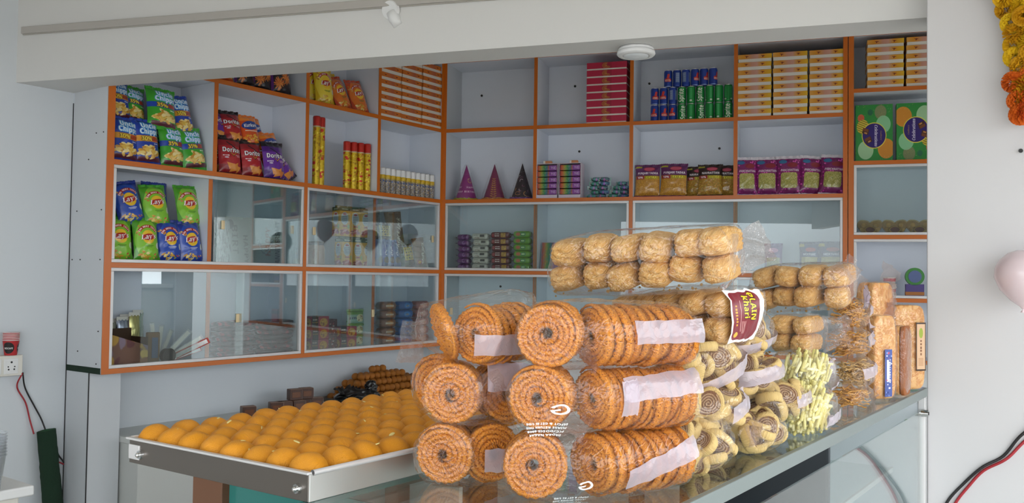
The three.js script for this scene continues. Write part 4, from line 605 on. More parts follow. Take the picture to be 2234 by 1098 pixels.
  const q = (k, s, n, dy, w, h, label, o = {}) => packet(k, FL, s, n, y1 + dy, w, h, 0.035, { label, cat: 'chocolate pack', name: 'chocolate_pack', group: 'chocolate and biscuit packs behind the glass', lean: 0.12, ...o });
  ['first', 'second', 'third', 'fourth'].forEach((w, i) => q('chocBlue', 1.93 + i * 0.045, -0.1 + i * 0.008, 0, 0.075, 0.165, `blue cookie pack tilted in its row, ${w} from the divider`, { roll: 0.18 }));
  q('chocYellow', 1.935, -0.17, 0.16, 0.07, 0.11, 'small yellow and brown pack behind the blue ones by the divider'); q('chocYellow', 2.03, -0.16, 0.16, 0.12, 0.115, 'broad yellow and brown pack behind the blue ones');
  q('chocBrown', 2.03, -0.24, 0.24, 0.08, 0.12, 'brown chocolate pack at the back, highest of all', {}); q('chocBrown', 2.165, -0.17, 0.1, 0.17, 0.26, 'tall brown chocolate pack leaning in the middle', { roll: 0.1 });
  q('chocYellow', 2.18, -0.07, 0, 0.1, 0.14, 'yellow and brown pack standing in front at the bottom', { roll: 0.12 }); q('chocBrown', 2.31, -0.08, 0, 0.13, 0.19, 'brown chocolate pack by the aluminium frame', { roll: 0.14 });
}
// cabinet by the pillar: gift boxes, gold chocolates, cups and tins
{
  const gm = S(0xffffff, 0.4, { map: print.gift });
  [['green gift box with purple oval, beside the orange upright', 2.738, 0.206, 0], ['green gift box with purple oval, half hidden by the pillar', 2.966, 0.21, Math.PI]].forEach(([l, s, w, rz]) => {
    const o = thing('gift_box', l, 'gift box'), g = new THREE.BoxGeometry(w, 0.346, 0.05); if (rz) { const u = g.attributes.uv; for (let i = 0; i < u.count; i++) u.setXY(i, 1 - u.getX(i), 1 - u.getY(i)); }
    mesh('box', g.translate(0, 0.173, 0), gm, o); mesh('back_tray', box(w - 0.004, 0.34, 0.01, 0, 0.172, -0.03, 0.002), S(0x1f6a2e, 0.5), o); put(o, FR, s, -0.09, EYE + 0.7155, 0, 0.03); });
  const gold = S(0xd8b25a, 0.35, { metalness: 0.35, bumpMap: creaseBump, bumpScale: 0.002 }), clear = Ph(0xfff2d0, 0.05, { transmission: 0.9, thickness: 0 });
  [2.716, 2.852, 2.985].forEach((s, i) => { const o = thing('chocolate_heart', ['gold chocolate heart box beside the orange upright', 'gold chocolate heart box with brown oval label, middle one', 'gold chocolate heart box half hidden by the pillar'][i], 'chocolate box');
    const hs = new THREE.Shape(); hs.moveTo(0, 0); hs.bezierCurveTo(-0.09, 0.03, -0.075, 0.095, -0.036, 0.085); hs.bezierCurveTo(-0.012, 0.085, 0, 0.07, 0, 0.064); hs.bezierCurveTo(0, 0.07, 0.012, 0.085, 0.036, 0.085); hs.bezierCurveTo(0.075, 0.095, 0.09, 0.03, 0, 0);
    mesh('tray', new THREE.ExtrudeGeometry(hs, { depth: 0.012, bevelSize: 0.002, bevelThickness: 0.002, bevelSegments: 2 }).translate(0, 0.003, -0.02), S(0x9a7a3c, 0.4, { metalness: 0.2 }), o);
    mesh('clear_cover', new THREE.ExtrudeGeometry(hs, { depth: 0.018, bevelSize: 0.004, bevelThickness: 0.006, bevelSegments: 3 }).translate(0, 0.004, -0.004), clear, o);
    for (const [x, yy] of [[-0.034, 0.062], [0.034, 0.062], [0, 0.045], [-0.042, 0.036], [0.042, 0.036], [-0.018, 0.02], [0.018, 0.02]]) mesh('chocolate', new THREE.IcosahedronGeometry(0.0145, 3).translate(x, yy, 0.002), gold, o);
    mesh('label', new THREE.CylinderGeometry(0.022, 0.022, 0.003, 28).scale(1.3, 1, 0.8).rotateX(Math.PI / 2).translate(0, 0.032, 0.021), S(0x5a2a22, 0.4), o); mesh('label_rim', new THREE.TorusGeometry(0.022, 0.002, 8, 32).scale(1.3, 0.8, 1).translate(0, 0.032, 0.022), gold, o);
    put(o, FR, s, -0.08, EYE + 0.2795, 0, 0.1); });
  const y = EYE - 0.0905; for (let i = 0; i < 2; i++) { const o = thing('noodle_cup', `small pink and white cup, ${i ? 'upper' : 'lower'} one of two stacked by the glass`, 'cup'); mesh('cup', lathe([[0, 0], [0.029, 0], [0.035, 0.055], [0.036, 0.058]], 24), S(0xd8d0ca, 0.5), o); mesh('band', lathe([[0.0345, 0.036], [0.0362, 0.054]], 24), S(0xc85a68, 0.5), o); mesh('lid', lathe([[0.0365, 0.058], [0.0365, 0.062], [0, 0.063]], 24), M.offWhite, o); put(o, FR, 2.83, -0.15, y + i * 0.0635); }
  { const o = thing('toy_tin', 'green round tin with blue and white picture by the pillar', 'tin'); mesh('tin', new THREE.CylinderGeometry(0.052, 0.052, 0.045, 32).rotateX(Math.PI / 2).translate(0, 0.13, 0), S(0x3f8a3a, 0.4), o); mesh('picture', new THREE.CylinderGeometry(0.036, 0.036, 0.002, 32).rotateX(Math.PI / 2).translate(0, 0.13, 0.0235), S(0x5a6a9a, 0.3), o); mesh('stand_card', box(0.1, 0.085, 0.045, 0, 0.0425, 0, 0.002), S(0x5a4a8a, 0.5), o); mesh('stand_band', box(0.101, 0.02, 0.046, 0, 0.03, 0, 0), S(0xc07a3a, 0.5), o); put(o, FR, 2.965, -0.13, y); }
  { const o = thing('red_carton', 'red carton below the green tin, partly behind bread loaves', 'carton'); mesh('carton', box(0.14, 0.12, 0.08, 0, 0.06, 0, 0.003), S(0xa3323c, 0.45), o); mesh('band', box(0.141, 0.03, 0.081, 0, 0.09, 0, 0), M.black, o); put(o, FR, 2.95, -0.13, EYE - 0.455 + 0.2 - 0.19 + 0.0); }
}

// ---------------------------------------------------------------- glass counter and the case under the tray
const GLASS = EYE - 0.315;
{
  const o = thing('display_counter', 'long glass topped display counter carrying the bagged snacks', 'counter'); put(o, FL, 0, 0, 0);
  const s0 = -1.75, s1 = 0.685, n0 = 2.925, n1 = 3.345, L = s1 - s0, sm = (s0 + s1) / 2, nm = (n0 + n1) / 2, gy = GLASS;
  mesh('glass_top', box(L, 0.01, n1 - n0, sm, gy - 0.005, nm, 0.001), M.glass, o);
  mesh('glass_rear_edge', box(L, 0.011, 0.004, sm, gy - 0.0055, n0 - 0.002, 0.001), M.glassEdge, o);
  mesh('front_edge_rail', box(L, 0.026, 0.012, sm, gy - 0.0145, n1, 0.002), S(0x7e8886, 0.35, { metalness: 0.2 }), o);
  mesh('front_glass', box(L - 0.02, gy - 0.2, 0.005, sm, 0.1 + (gy - 0.1) / 2 - 0.02, n1 - 0.008, 0), M.glass, o);
  mesh('end_post', box(0.018, gy - 0.03, 0.02, s1 - 0.009, (gy - 0.03) / 2, n1 - 0.008, 0.002), M.alu, o);
  mesh('end_post', box(0.018, gy - 0.03, 0.02, s0 + 0.009, (gy - 0.03) / 2, n1 - 0.008, 0.002), M.alu, o);
  mesh('end_panel', box(0.012, gy - 0.04, n1 - n0 - 0.02, s1 - 0.008, (gy - 0.04) / 2, nm - 0.008, 0.001), M.laminateGrey, o);
  mesh('end_panel', box(0.012, gy - 0.04, n1 - n0 - 0.02, s0 + 0.008, (gy - 0.04) / 2, nm - 0.008, 0.001), M.laminateGrey, o);
  mesh('rear_panel', box(L, gy - 0.36, 0.012, sm, (gy - 0.36) / 2 + 0.02, n0 + 0.02, 0.001), M.laminateGrey, o);
  mesh('plinth', box(L, 0.1, n1 - n0 - 0.02, sm, 0.05, nm, 0.002), M.dark, o);
  mesh('deck', box(L - 0.02, 0.018, n1 - n0 - 0.04, sm, 0.45, nm, 0.001), M.laminate, o);
  mesh('inner_glass_shelf', box(L - 0.05, 0.008, n1 - n0 - 0.12, sm, 0.8, nm - 0.03, 0), M.glass, o);
  mesh('inner_shelf_rail', box(L - 0.05, 0.014, 0.008, sm, 0.8, n1 - 0.09, 0.001), M.alu, o);
  mesh('inner_divider', box(0.014, gy - 0.5, n1 - n0 - 0.06, -0.2, 0.45 + (gy - 0.5) / 2, nm - 0.01, 0.001), S(0x30343a, 0.4), o);
  const lock = mesh('lock', new THREE.CylinderGeometry(0.011, 0.011, 0.02, 20).rotateX(Math.PI / 2).translate(0.655, gy - 0.075, n1 + 0.004), M.chrome, o);
  mesh('keyhole', box(0.002, 0.01, 0.002, 0.655, gy - 0.075, n1 + 0.0145, 0), M.black, lock);
}
for (let i = 0; i < 4; i++) {   // goods on the counter's inner shelf, seen through the glass top and front
  const o = thing('sweets_tray', `low steel tray of pale sweets inside the glass counter, ${ORD[i]} from its free end`, 'tray', 'trays inside the counter');
  mesh('tray', merge([box(0.3, 0.004, 0.22, 0, 0.002, 0), box(0.3, 0.03, 0.003, 0, 0.015, 0.11), box(0.3, 0.03, 0.003, 0, 0.015, -0.11), box(0.003, 0.03, 0.22, 0.15, 0.015, 0), box(0.003, 0.03, 0.22, -0.15, 0.015, 0)]), M.steel, o);
  for (let k = 0; k < 18; k++) mesh('sweet', box(0.042, 0.022, 0.055, -0.12 + (k % 6) * 0.048, 0.016, -0.07 + Math.floor(k / 6) * 0.07, 0.004), [S(0xb89a80, 0.7), S(0xa34038, 0.7), S(0xc9c2b4, 0.7), S(0x8a7a6a, 0.7)][i], o);
  put(o, FL, -1.5 + i * 0.36, 3.1, 0.8045);
}
{
  const o = thing('tray_case', 'wood framed glass case under the steel sweets tray', 'display case'); put(o, FL, 0, 0, 0);
  const y1 = EYE - 0.318, s0 = -1.19, s1 = -0.3, n0 = 2.37, n1 = 2.905;
  mesh('top_board', box(s1 - s0, 0.02, n1 - n0, (s0 + s1) / 2, y1 - 0.01, (n0 + n1) / 2, 0.002), M.wood, o);
  for (const [s, n] of [[s0 + 0.03, n0 + 0.045], [s1 - 0.03, n0 + 0.045], [s0 + 0.02, n1 - 0.02], [s1 - 0.02, n1 - 0.02]]) mesh('post', box(n < 2.6 ? 0.06 : 0.03, y1 - 0.02, n < 2.6 ? 0.09 : 0.03, s, (y1 - 0.02) / 2, n, 0.003), M.wood, o);
  mesh('end_glass', box(0.005, y1 - 0.1, n1 - n0 - 0.12, s0 + 0.02, (y1 - 0.02) / 2, (n0 + n1) / 2 + 0.03, 0), M.glassEdge, o);
  mesh('inner_panel', box(0.01, y1 - 0.1, n1 - n0 - 0.12, s0 + 0.2, (y1 - 0.02) / 2, (n0 + n1) / 2 + 0.03, 0), M.paper, o);
}
// ---------------------------------------------------------------- the steel tray of laddoos
const RIM = EYE - 0.275;
{
  const s0 = -1.403, s1 = -0.4, n0 = 2.498, n1 = 2.932, o = thing('sweets_tray', 'large riveted steel tray full of orange laddoos', 'tray'); put(o, FL, 0, 0, 0);
  const b = RIM - 0.04, L = s1 - s0, W = n1 - n0, sm = (s0 + s1) / 2, nm = (n0 + n1) / 2;
  mesh('bottom', box(L, 0.002, W, sm, b + 0.001, nm, 0), M.steel, o);
  mesh('wall', box(L, 0.04, 0.0025, sm, RIM - 0.02, n1, 0.001), M.steel, o); mesh('wall', box(L, 0.04, 0.0025, sm, RIM - 0.02, n0, 0.001), M.steel, o);
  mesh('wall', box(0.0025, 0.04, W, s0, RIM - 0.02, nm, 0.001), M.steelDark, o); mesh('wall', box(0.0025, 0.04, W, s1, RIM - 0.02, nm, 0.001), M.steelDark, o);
  const V = (s, n) => new THREE.Vector3(s, RIM, n);
  mesh('rolled_rim', tube([V(s0 + 0.006, n1), V(s1, n1)], 0.0042, 2, 12), M.alu, o); mesh('rolled_rim', tube([V(s0, n0), V(s1, n0)], 0.0034, 2, 12), M.alu, o);
  mesh('rolled_rim', box(0.009, 0.004, W + 0.008, s0 - 0.002, RIM + 0.0005, nm, 0.0015), M.alu, o);
  for (const n of [n1 - 0.02, n0 + 0.035]) { const t = mesh('bolt', new THREE.CylinderGeometry(0.007, 0.008, 0.005, 8).rotateZ(Math.PI / 2).translate(s0 - 0.004, RIM - 0.023, n), M.chrome, o); mesh('bolt_tip', new THREE.SphereGeometry(0.0042, 12, 8).translate(s0 - 0.008, RIM - 0.023, n), M.chrome, t); }
  mesh('corner_bracket', box(0.003, 0.024, 0.03, s0 - 0.002, RIM - 0.021, n0 + 0.016, 0.001), M.alu, o);
}
function laddooGeo(r, seed, d = 11) {
  let g = new THREE.IcosahedronGeometry(r, d); g.deleteAttribute('normal'); g.deleteAttribute('uv'); g = mergeVertices(g, 1e-6); const v = g.attributes.position, uv = [];
  for (let i = 0; i < v.count; i++) { const p = new THREE.Vector3().fromBufferAttribute(v, i), k = 1 + 0.035 * noise(p.x * 60 + seed, p.y * 60, p.z * 60) + 0.018 * Math.abs(noise(p.x * 320, p.y * 320 + seed, p.z * 320)); p.multiplyScalar(k); p.y *= 0.95; v.setXYZ(i, p.x, p.y, p.z); uv.push(p.x * 30 + p.z * 17, p.y * 30 + p.z * 21); }
  g.setAttribute('uv', new THREE.Float32BufferAttribute(uv, 2)); g.computeVertexNormals(); return g;
}
const laddoos = [0, 1, 2].map((i) => laddooGeo(0.0296, i * 7.3));
{
  const nutG = new THREE.SphereGeometry(1, 8, 6).scale(0.0062, 0.0016, 0.003), nutS = new THREE.SphereGeometry(1, 8, 6).scale(0.0065, 0.0012, 0.0012);
  for (let r = 0; r < 17; r++) for (let c = 0; c < 8; c++) {
    const o = thing('laddoo', `orange laddoo in the steel tray, ${ORD[r]} row from the bolted end, ${ORD[c]} from the counter`, 'laddoo', 'laddoos in the steel tray');
    const b = mesh('ball', laddoos[(r * 3 + c) % 3], M.laddoo, o); b.rotation.set(rr(0, 6), rr(0, 6), rr(0, 6));
    if (rnd() < 0.55) { const a = rr(0, 6.28), t = rr(0.1, 0.75), q = mesh('nut_sliver', rnd() < 0.4 ? nutG : nutS, M.nut, o); q.position.set(Math.sin(t) * Math.cos(a) * 0.0288, Math.cos(t) * 0.0279, Math.sin(t) * Math.sin(a) * 0.0288); q.rotation.set(Math.sin(a) * t, rr(0, 3), -Math.cos(a) * t, 'XYZ'); }
    put(o, FL, -1.37 + r * 0.0572 + rr(-0.002, 0.002), 2.8965 - c * 0.0535 + rr(-0.002, 0.002), RIM - 0.0095 + rr(-0.001, 0.002));
  }
}
// ---------------------------------------------------------------- on the low ledge: brown sweets, black cover, heap of laddoos
{
  const side = S(0x4a2c20, 0.35), face = S(0xffffff, 0.6, { map: print.marble }), topm = S(0x8a6e60, 0.6);
  [[0.905, 0.0], [1.105, 0], [1.155, 0], [1.235, 0], [1.31, 0], [1.225, 1], [1.305, 1], [1.385, 0]].forEach(([s, l], i) => {
    const o = thing('fudge_block', ['single two faced brown fudge block, apart from the others on the ledge', 'brown fudge block, second along the ledge from the free end', 'brown fudge block tucked behind the second one', 'brown fudge block carrying another, lower of two', 'brown fudge block beneath the speckled top one', 'dark brown fudge block on the upper tier', 'speckled brown fudge block on the upper tier beside the black cover', 'brown fudge block partly under the black cover'][i], 'fudge block');
    mesh('block', box(0.075, 0.06, 0.05, 0, 0.03, 0, 0.003), side, o); mesh('speckled_face', box(0.002, 0.056, 0.046, 0.0378, 0.03, 0, 0), face, o); mesh('top_slice', box(0.073, 0.003, 0.048, 0, 0.061, 0, 0.001), topm, o); mesh('glossy_core', box(0.05, 0.03, 0.002, 0, 0.03, 0.0255, 0.0008), S(0x6b3f26, 0.25), o);
    put(o, FL, s, -0.09 + rr(-0.02, 0.02), LEDGE + l * 0.0632, -0.35 + rr(-0.1, 0.1));
  });
  const k = thing('black_cover', 'crumpled black polythene cover beside the heap of laddoos', 'plastic sheet');
  mesh('sheet', shell(0.17, 0.05, 0.1, 2.2, { seg: 22, amp: 0.3, freq: 16, seed: 3, flat: 0.004 }).translate(0, 0.047, 0), M.blackFilm, k); mesh('knot', shell(0.045, 0.045, 0.04, 2, { amp: 0.25, freq: 30, seed: 9 }).translate(0.1, 0.1, 0.02), M.blackFilm, k); mesh('loose_fold', crumple(0.2, 0.1, 4, 0.012).rotateX(-1.2).translate(-0.06, 0.09, 0), M.blackFilm, k);
  put(k, FL, 1.62, 0.02, LEDGE, 0.05);
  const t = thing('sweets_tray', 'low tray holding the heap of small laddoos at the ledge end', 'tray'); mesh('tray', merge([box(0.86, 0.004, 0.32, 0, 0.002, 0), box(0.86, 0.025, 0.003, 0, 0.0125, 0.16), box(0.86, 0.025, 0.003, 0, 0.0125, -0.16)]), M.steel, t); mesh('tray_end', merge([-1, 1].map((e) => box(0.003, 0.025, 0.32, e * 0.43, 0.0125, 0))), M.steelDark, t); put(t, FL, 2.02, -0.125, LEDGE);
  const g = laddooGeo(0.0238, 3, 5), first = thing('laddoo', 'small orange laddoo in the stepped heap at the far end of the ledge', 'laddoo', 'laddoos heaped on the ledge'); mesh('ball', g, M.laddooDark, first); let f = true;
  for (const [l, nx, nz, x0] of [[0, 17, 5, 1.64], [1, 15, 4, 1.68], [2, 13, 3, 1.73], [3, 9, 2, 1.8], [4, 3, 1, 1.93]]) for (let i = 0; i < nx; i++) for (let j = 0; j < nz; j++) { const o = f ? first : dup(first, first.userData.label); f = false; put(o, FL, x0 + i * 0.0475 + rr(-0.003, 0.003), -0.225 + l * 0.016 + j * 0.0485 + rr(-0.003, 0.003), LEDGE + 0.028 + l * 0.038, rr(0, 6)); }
}
// ---------------------------------------------------------------- by the side wall
{
  const o = thing('socket_box', 'white surface socket box with switch on the side wall', 'socket'); put(o, FL, -0.345, -0.298, EYE - 0.468);
  mesh('box', box(0.24, 0.092, 0.045, 0, 0.046, 0.0225, 0.003), M.offWhite, o);
  for (const x of [-0.075, -0.005, 0.068]) mesh('module', box(0.062, 0.068, 0.006, x, 0.044, 0.046, 0.002), M.white, o);
  const p = mesh('plug_face', box(0.05, 0.05, 0.003, 0.068, 0.044, 0.0495, 0.001), M.white, o);
  for (const [x, y, r] of [[0, 0.016, 0.0045], [-0.014, -0.004, 0.003], [0.014, -0.004, 0.003], [-0.012, -0.016, 0.0038], [0.012, -0.016, 0.0038]]) mesh('pin_hole', new THREE.CylinderGeometry(r, r, 0.002, 12).rotateX(Math.PI / 2).translate(0.068 + x, 0.046 + y, 0.0512), M.black, p);
  mesh('rocker_switch', box(0.02, 0.034, 0.006, -0.005, 0.044, 0.05, 0.003), M.white, o);
}
{
  const cup = thing('paper_cup', '', 'paper cup', 'nested red paper cups'); const body = S(0xffffff, 0.5, { map: print.cup });
  mesh('cup', latheH([[0.0235, 0], [0.0255, 0.002], [0.034, 0.068]], 32), body, cup); mesh('rim', new THREE.TorusGeometry(0.0345, 0.0016, 8, 32).rotateX(Math.PI / 2).translate(0, 0.068, 0), M.white, cup); mesh('bottom', lathe([[0, 0.003], [0.0245, 0.003]], 24), M.white, cup);
  for (let i = 0; i < 6; i++) { const l = `red paper cup with dark round emblem, ${ORD[i]} from the bottom of the nest`, o = i ? dup(cup, l) : cup; o.userData.label = l; put(o, FL, -0.275, -0.262, EYE - 0.3755 + i * 0.0068, 2.3); }
  cup.children[0].rotation.y = 0;
}
const wireAt = (pts) => pts.map(([s, n, h]) => at(FL, s, n, EYE + h));
function wire(label, mat, pts, r = 0.0035) { const o = thing('cable', label, 'cable'); const e = wireAt(pts); mesh('cable', tube(e, r, 60, 8), mat, o); mesh('ferrule', new THREE.SphereGeometry(r * 1.25, 10, 8).translate(e[0].x, e[0].y, e[0].z), mat, o); return o; }
const wr = S(0xa3222c, 0.45), wb = S(0x1d1a1c, 0.45);
wire('thin red wire hanging from the socket box to the green mat', wr, [[-0.226, -0.255, -0.462], [-0.232, -0.285, -0.52], [-0.19, -0.288, -0.6], [-0.17, -0.285, -0.68], [-0.155, -0.275, -0.745]]);
wire('thin black wire hanging from the socket box to the green mat', wb, [[-0.223, -0.255, -0.46], [-0.195, -0.287, -0.53], [-0.15, -0.287, -0.62], [-0.12, -0.283, -0.68], [-0.103, -0.272, -0.735]]);
wire('black wire end running from the mat to the boxed column', wb, [[-0.06, -0.275, -0.8], [-0.035, -0.28, -0.86], [-0.012, -0.285, -0.89], [-0.004, -0.29, -0.9]]);
wire('red wire end running from the mat to the boxed column', wr, [[-0.05, -0.275, -0.885], [-0.03, -0.28, -0.895], [-0.012, -0.285, -0.905], [-0.004, -0.29, -0.91]]);
{
  const o = thing('green_mat_roll', 'rolled dark green mat leaning against the side wall', 'mat'); const g = new THREE.CylinderGeometry(0.038, 0.044, 0.64, 40, 40), v = g.attributes.position, u = g.attributes.uv;
  for (let i = 0; i < v.count; i++) { const k = 1 + 0.05 * noise(v.getX(i) * 40, v.getY(i) * 26, v.getZ(i) * 40) + 0.05 * noise(v.getX(i) * 140, v.getY(i) * 120, v.getZ(i) * 140); v.setX(i, v.getX(i) * k * 1.12); v.setZ(i, v.getZ(i) * k * 0.6); u.setXY(i, u.getX(i) * 3, u.getY(i) * 8); } g.computeVertexNormals();
  mesh('roll', g.translate(0, 0.32, 0), M.greenMat, o); mesh('rolled_end', tube(Array.from({ length: 30 }, (_, i) => new THREE.Vector3(Math.cos(i * 0.5) * 0.0012 * (30 - i), 0.641, Math.sin(i * 0.5) * 0.0007 * (30 - i))), 0.0018, 60, 6), S(0x2c5238, 0.95), o);
  put(o, FL, -0.045, -0.235, 0.002, 0, 0.03, 0.1);
}
{
  const o = thing('side_table', 'white topped table by the side wall holding clear cups', 'table'), ty = EYE - 0.62; o.position.set(-1.377 - 0.25 * 0.802 + 0.22 * 0.597, 0, -2.606 - 0.25 * 0.597 - 0.22 * 0.802); o.position.set(-1.377 - 0.31 * 0.802 - 0.25 * 0.597, 0, -2.606 - 0.31 * 0.597 + 0.25 * 0.802); o.rotation.y = -0.64;
  mesh('table_top', box(0.62, 0.03, 0.5, 0, ty - 0.015, 0, 0.006), M.white, o); mesh('apron', box(0.56, 0.08, 0.44, 0, ty - 0.07, 0, 0.004), M.offWhite, o);
  for (const [x, z] of [[-0.28, -0.21], [0.28, -0.21], [-0.28, 0.21], [0.28, 0.21]]) mesh('leg', box(0.035, ty - 0.1, 0.035, x, (ty - 0.1) / 2, z, 0.004), M.offWhite, o);
  const c = thing('plastic_cup', '', 'plastic cup', 'nested clear plastic cups'), cm = Ph(0xf4f6f8, 0.08, { transmission: 0.82, thickness: 0 });
  mesh('cup', lathe([[0, 0.002], [0.038, 0], [0.04, 0.004], [0.052, 0.1]], 40), cm, c); mesh('rim', new THREE.TorusGeometry(0.053, 0.002, 8, 40).rotateX(Math.PI / 2).translate(0, 0.1, 0), cm, c);
  for (let i = 0; i < 8; i++) { const l = `clear plastic cup, ${ORD[i]} from the bottom of the nested pile on the white table`, q = i ? dup(c, l) : c; q.userData.label = l; q.position.set(-1.475, ty + i * 0.0088, -2.52); }
}
// ---------------------------------------------------------------- on the white pillar
const PIL = 0.70;
wire('black half of the twisted cable on the white pillar', wb, [[PIL - 0.008, 3.36, -0.8], [PIL - 0.006, 3.4, -0.66], [PIL - 0.006, 3.45, -0.59], [PIL - 0.012, 3.5, -0.535], [PIL - 0.006, 3.55, -0.5], [PIL - 0.012, 3.6, -0.43], [PIL - 0.006, 3.7, -0.35], [PIL - 0.006, 3.85, -0.3]], 0.0042);
wire('red half of the twisted cable on the white pillar', wr, [[PIL - 0.006, 3.375, -0.8], [PIL - 0.006, 3.425, -0.655], [PIL - 0.006, 3.46, -0.6], [PIL - 0.006, 3.5, -0.548], [PIL - 0.012, 3.56, -0.505], [PIL - 0.006, 3.61, -0.445], [PIL - 0.012, 3.7, -0.37], [PIL - 0.006, 3.85, -0.32]], 0.0042);
{
  const o = thing('marigold_garland', 'yellow and orange marigold garland hanging by the white pillar', 'garland'); const tones = [S(0xe8b80c, 0.7), S(0xf0c81c, 0.7), S(0xd9a008, 0.7), S(0xd9660f, 0.7), S(0xc24a08, 0.7)];
  const petal = (() => { const g = new THREE.PlaneGeometry(0.012, 0.014, 2, 3), v = g.attributes.position; for (let i = 0; i < v.count; i++) { const y = v.getY(i) + 0.007; v.setXYZ(i, v.getX(i) * (0.5 + y * 40), y, 0.25 * y * y / 0.018 + Math.abs(v.getX(i)) * 0.3); } return g.index ? g.toNonIndexed() : g; })();
  const bloom = (r, sd) => { const a = []; for (let i = 0; i < 120; i++) { const th = Math.acos(1 - 1.95 * (i + 0.5) / 120), ph = i * 2.39996 + sd, p = petal.clone(); p.rotateX(0.5 + 0.5 * noise(i, sd, 0)); p.rotateZ(0.3 * noise(sd, i, 1)); const q = new THREE.Object3D(); q.position.setFromSphericalCoords(r * 0.62, th, ph); q.up.set(0.1, 1, 0.2); q.lookAt(q.position.clone().multiplyScalar(3)); q.updateMatrix(); p.rotateX(0.9); p.applyMatrix4(q.matrix); a.push(p); } const g = merge(a); g.computeVertexNormals(); return g; };
  const B = [bloom(0.028, 0), bloom(0.027, 3), bloom(0.025, 7)];
  const V = []; for (let row = 0; row < 13; row++) { const h = 0.93 - row * 0.034, wide = 5 - Math.floor(row / 4.5); for (let c = 0; c < wide; c++) V.push([3.553 + (5 - wide) * 0.012 + row * 0.0034 + c * 0.036 + rr(-0.005, 0.005), h + rr(-0.006, 0.006), c]); }
  V.forEach(([n, h, c], i) => { const q = mesh('marigold', B[i % 3], tones[i % 3], o), p = at(FL, PIL - 0.07 + rr(-0.02, 0.02), n, EYE + h); q.position.copy(p); q.rotation.set(rr(0, 6), rr(0, 6), rr(0, 6)); });
  for (const [n, h, k] of [[3.612, 0.44, 3], [3.655, 0.455, 3], [3.635, 0.43, 2], [3.665, 0.41, 1], [3.625, 0.385, 3], [3.645, 0.355, 4], [3.66, 0.39, 4], [3.63, 0.345, 3]]) { const q = mesh('marigold', B[k % 3], tones[k], o); q.position.copy(at(FL, PIL - 0.07, n - 0.025, EYE + h + 0.14)); q.rotation.set(rr(0, 6), rr(0, 6), rr(0, 6)); }
  mesh('string', tube([at(FL, PIL - 0.07, 3.64, CEIL), at(FL, PIL - 0.07, 3.64, EYE + 0.95), at(FL, PIL - 0.06, 3.635, EYE + 0.46)], 0.0015, 20, 6), M.offWhite, o);
}
{
  const bal = (label, col, p, r, up) => { const o = thing('balloon', label, 'balloon'); o.position.copy(p); mesh('envelope', lathe([[0, -1.18], [0.05, -1.16], [0.12, -1.08], [0.42, -0.86], [0.78, -0.46], [0.97, 0], [0.95, 0.34], [0.8, 0.66], [0.5, 0.92], [0.22, 1.02], [0, 1.04]].map(([a, b]) => [a * r, b * r]), 36), Ph(col, 0.25, { clearcoat: 0.5, transmission: 0.15, thickness: 0 }), o); mesh('knot', new THREE.ConeGeometry(r * 0.09, r * 0.16, 12).translate(0, -r * 1.22, 0), Ph(col, 0.4, {}), o); mesh('ribbon', tube([new THREE.Vector3(0, -r * 1.28, 0), new THREE.Vector3(0.02, 0, r * 1.02), new THREE.Vector3(0, up, r * 0.9)].slice(0, 2).concat([new THREE.Vector3(0, up, 0)]), 0.0012, 30, 5), M.offWhite, o); return o; };
  bal('pale pink balloon hanging against the white pillar', 0xe9d6da, at(FL, PIL - 0.1, 3.612, EYE + 0.02), 0.075, 1.48);
  for (const [s, n, h, c, nm] of [[1.5, 4.5, 0.5, 0xe08a70, 'coral balloon'], [2.0, 4.45, 0.42, 0xd8dadf, 'silver balloon'], [2.5, 4.5, 0.52, 0xe9a0b0, 'pink balloon'], [3.0, 4.45, 0.36, 0xb9bcc4, 'grey balloon']]) { const o = bal(`${nm} strung across the far street opening, seen mirrored in glass`, c, at(FL, s, n, EYE + h), 0.12, CEIL - EYE - h); }
}

// ---------------------------------------------------------------- bagged snacks on the counter
const filmText = new THREE.MeshStandardMaterial({ color: 0xffffff, roughness: 0.5, map: print.filmText, transparent: true, side: THREE.DoubleSide });
function chakliGeo(seed, turns = 4.7, N = 420) {   // a pressed, ridged dough string wound into a flat spiral
  const K = 12, pos = [], uv = [], idx = []; const r0 = 0.0085, pitch = 0.0079, tr = 0.0054;
  for (let i = 0; i <= N; i++) {
    const t = i / N, a = t * turns * 6.2832, R = r0 + pitch * t * turns, wob = 0.0016 * noise(a * 0.9, seed, 2), cx = Math.cos(a) * (R + wob), cy = Math.sin(a) * (R + wob), cz = 0.0022 * noise(a * 0.5, seed, 7), end = Math.min(1, 0.25 + 12 * Math.min(t, 1 - t)), L = a * (r0 + pitch * t * turns / 2) * 1000;   // L: millimetres along the string
    for (let k = 0; k < K; k++) {
      const b = k / K * 6.2832, tooth = Math.abs(Math.sin(L * 0.8 + k * 0.5 + seed)), rad = tr * end * (0.74 + 0.5 * tooth * (0.6 + 0.6 * Math.abs(Math.sin(b * 3))) + 0.26 * noise(L * 0.35, k * 1.7, seed));
      const dr = Math.cos(b) * rad * 0.8, dz = Math.sin(b) * rad * 1.25; pos.push(cx + Math.cos(a) * dr, cy + Math.sin(a) * dr, cz + dz); uv.push(L * 0.016, k / K * 0.6);
    }
  }
  for (let i = 0; i < N; i++) for (let k = 0; k < K; k++) { const p = i * K + k, q = i * K + (k + 1) % K; idx.push(p, p + K, q, q, p + K, q + K); }
  const g = new THREE.BufferGeometry(); g.setAttribute('position', new THREE.Float32BufferAttribute(pos, 3)); g.setAttribute('uv', new THREE.Float32BufferAttribute(uv, 2)); g.setIndex(idx); g.computeVertexNormals(); return g;
}
const CH = [chakliGeo(1), chakliGeo(5), chakliGeo(9)];
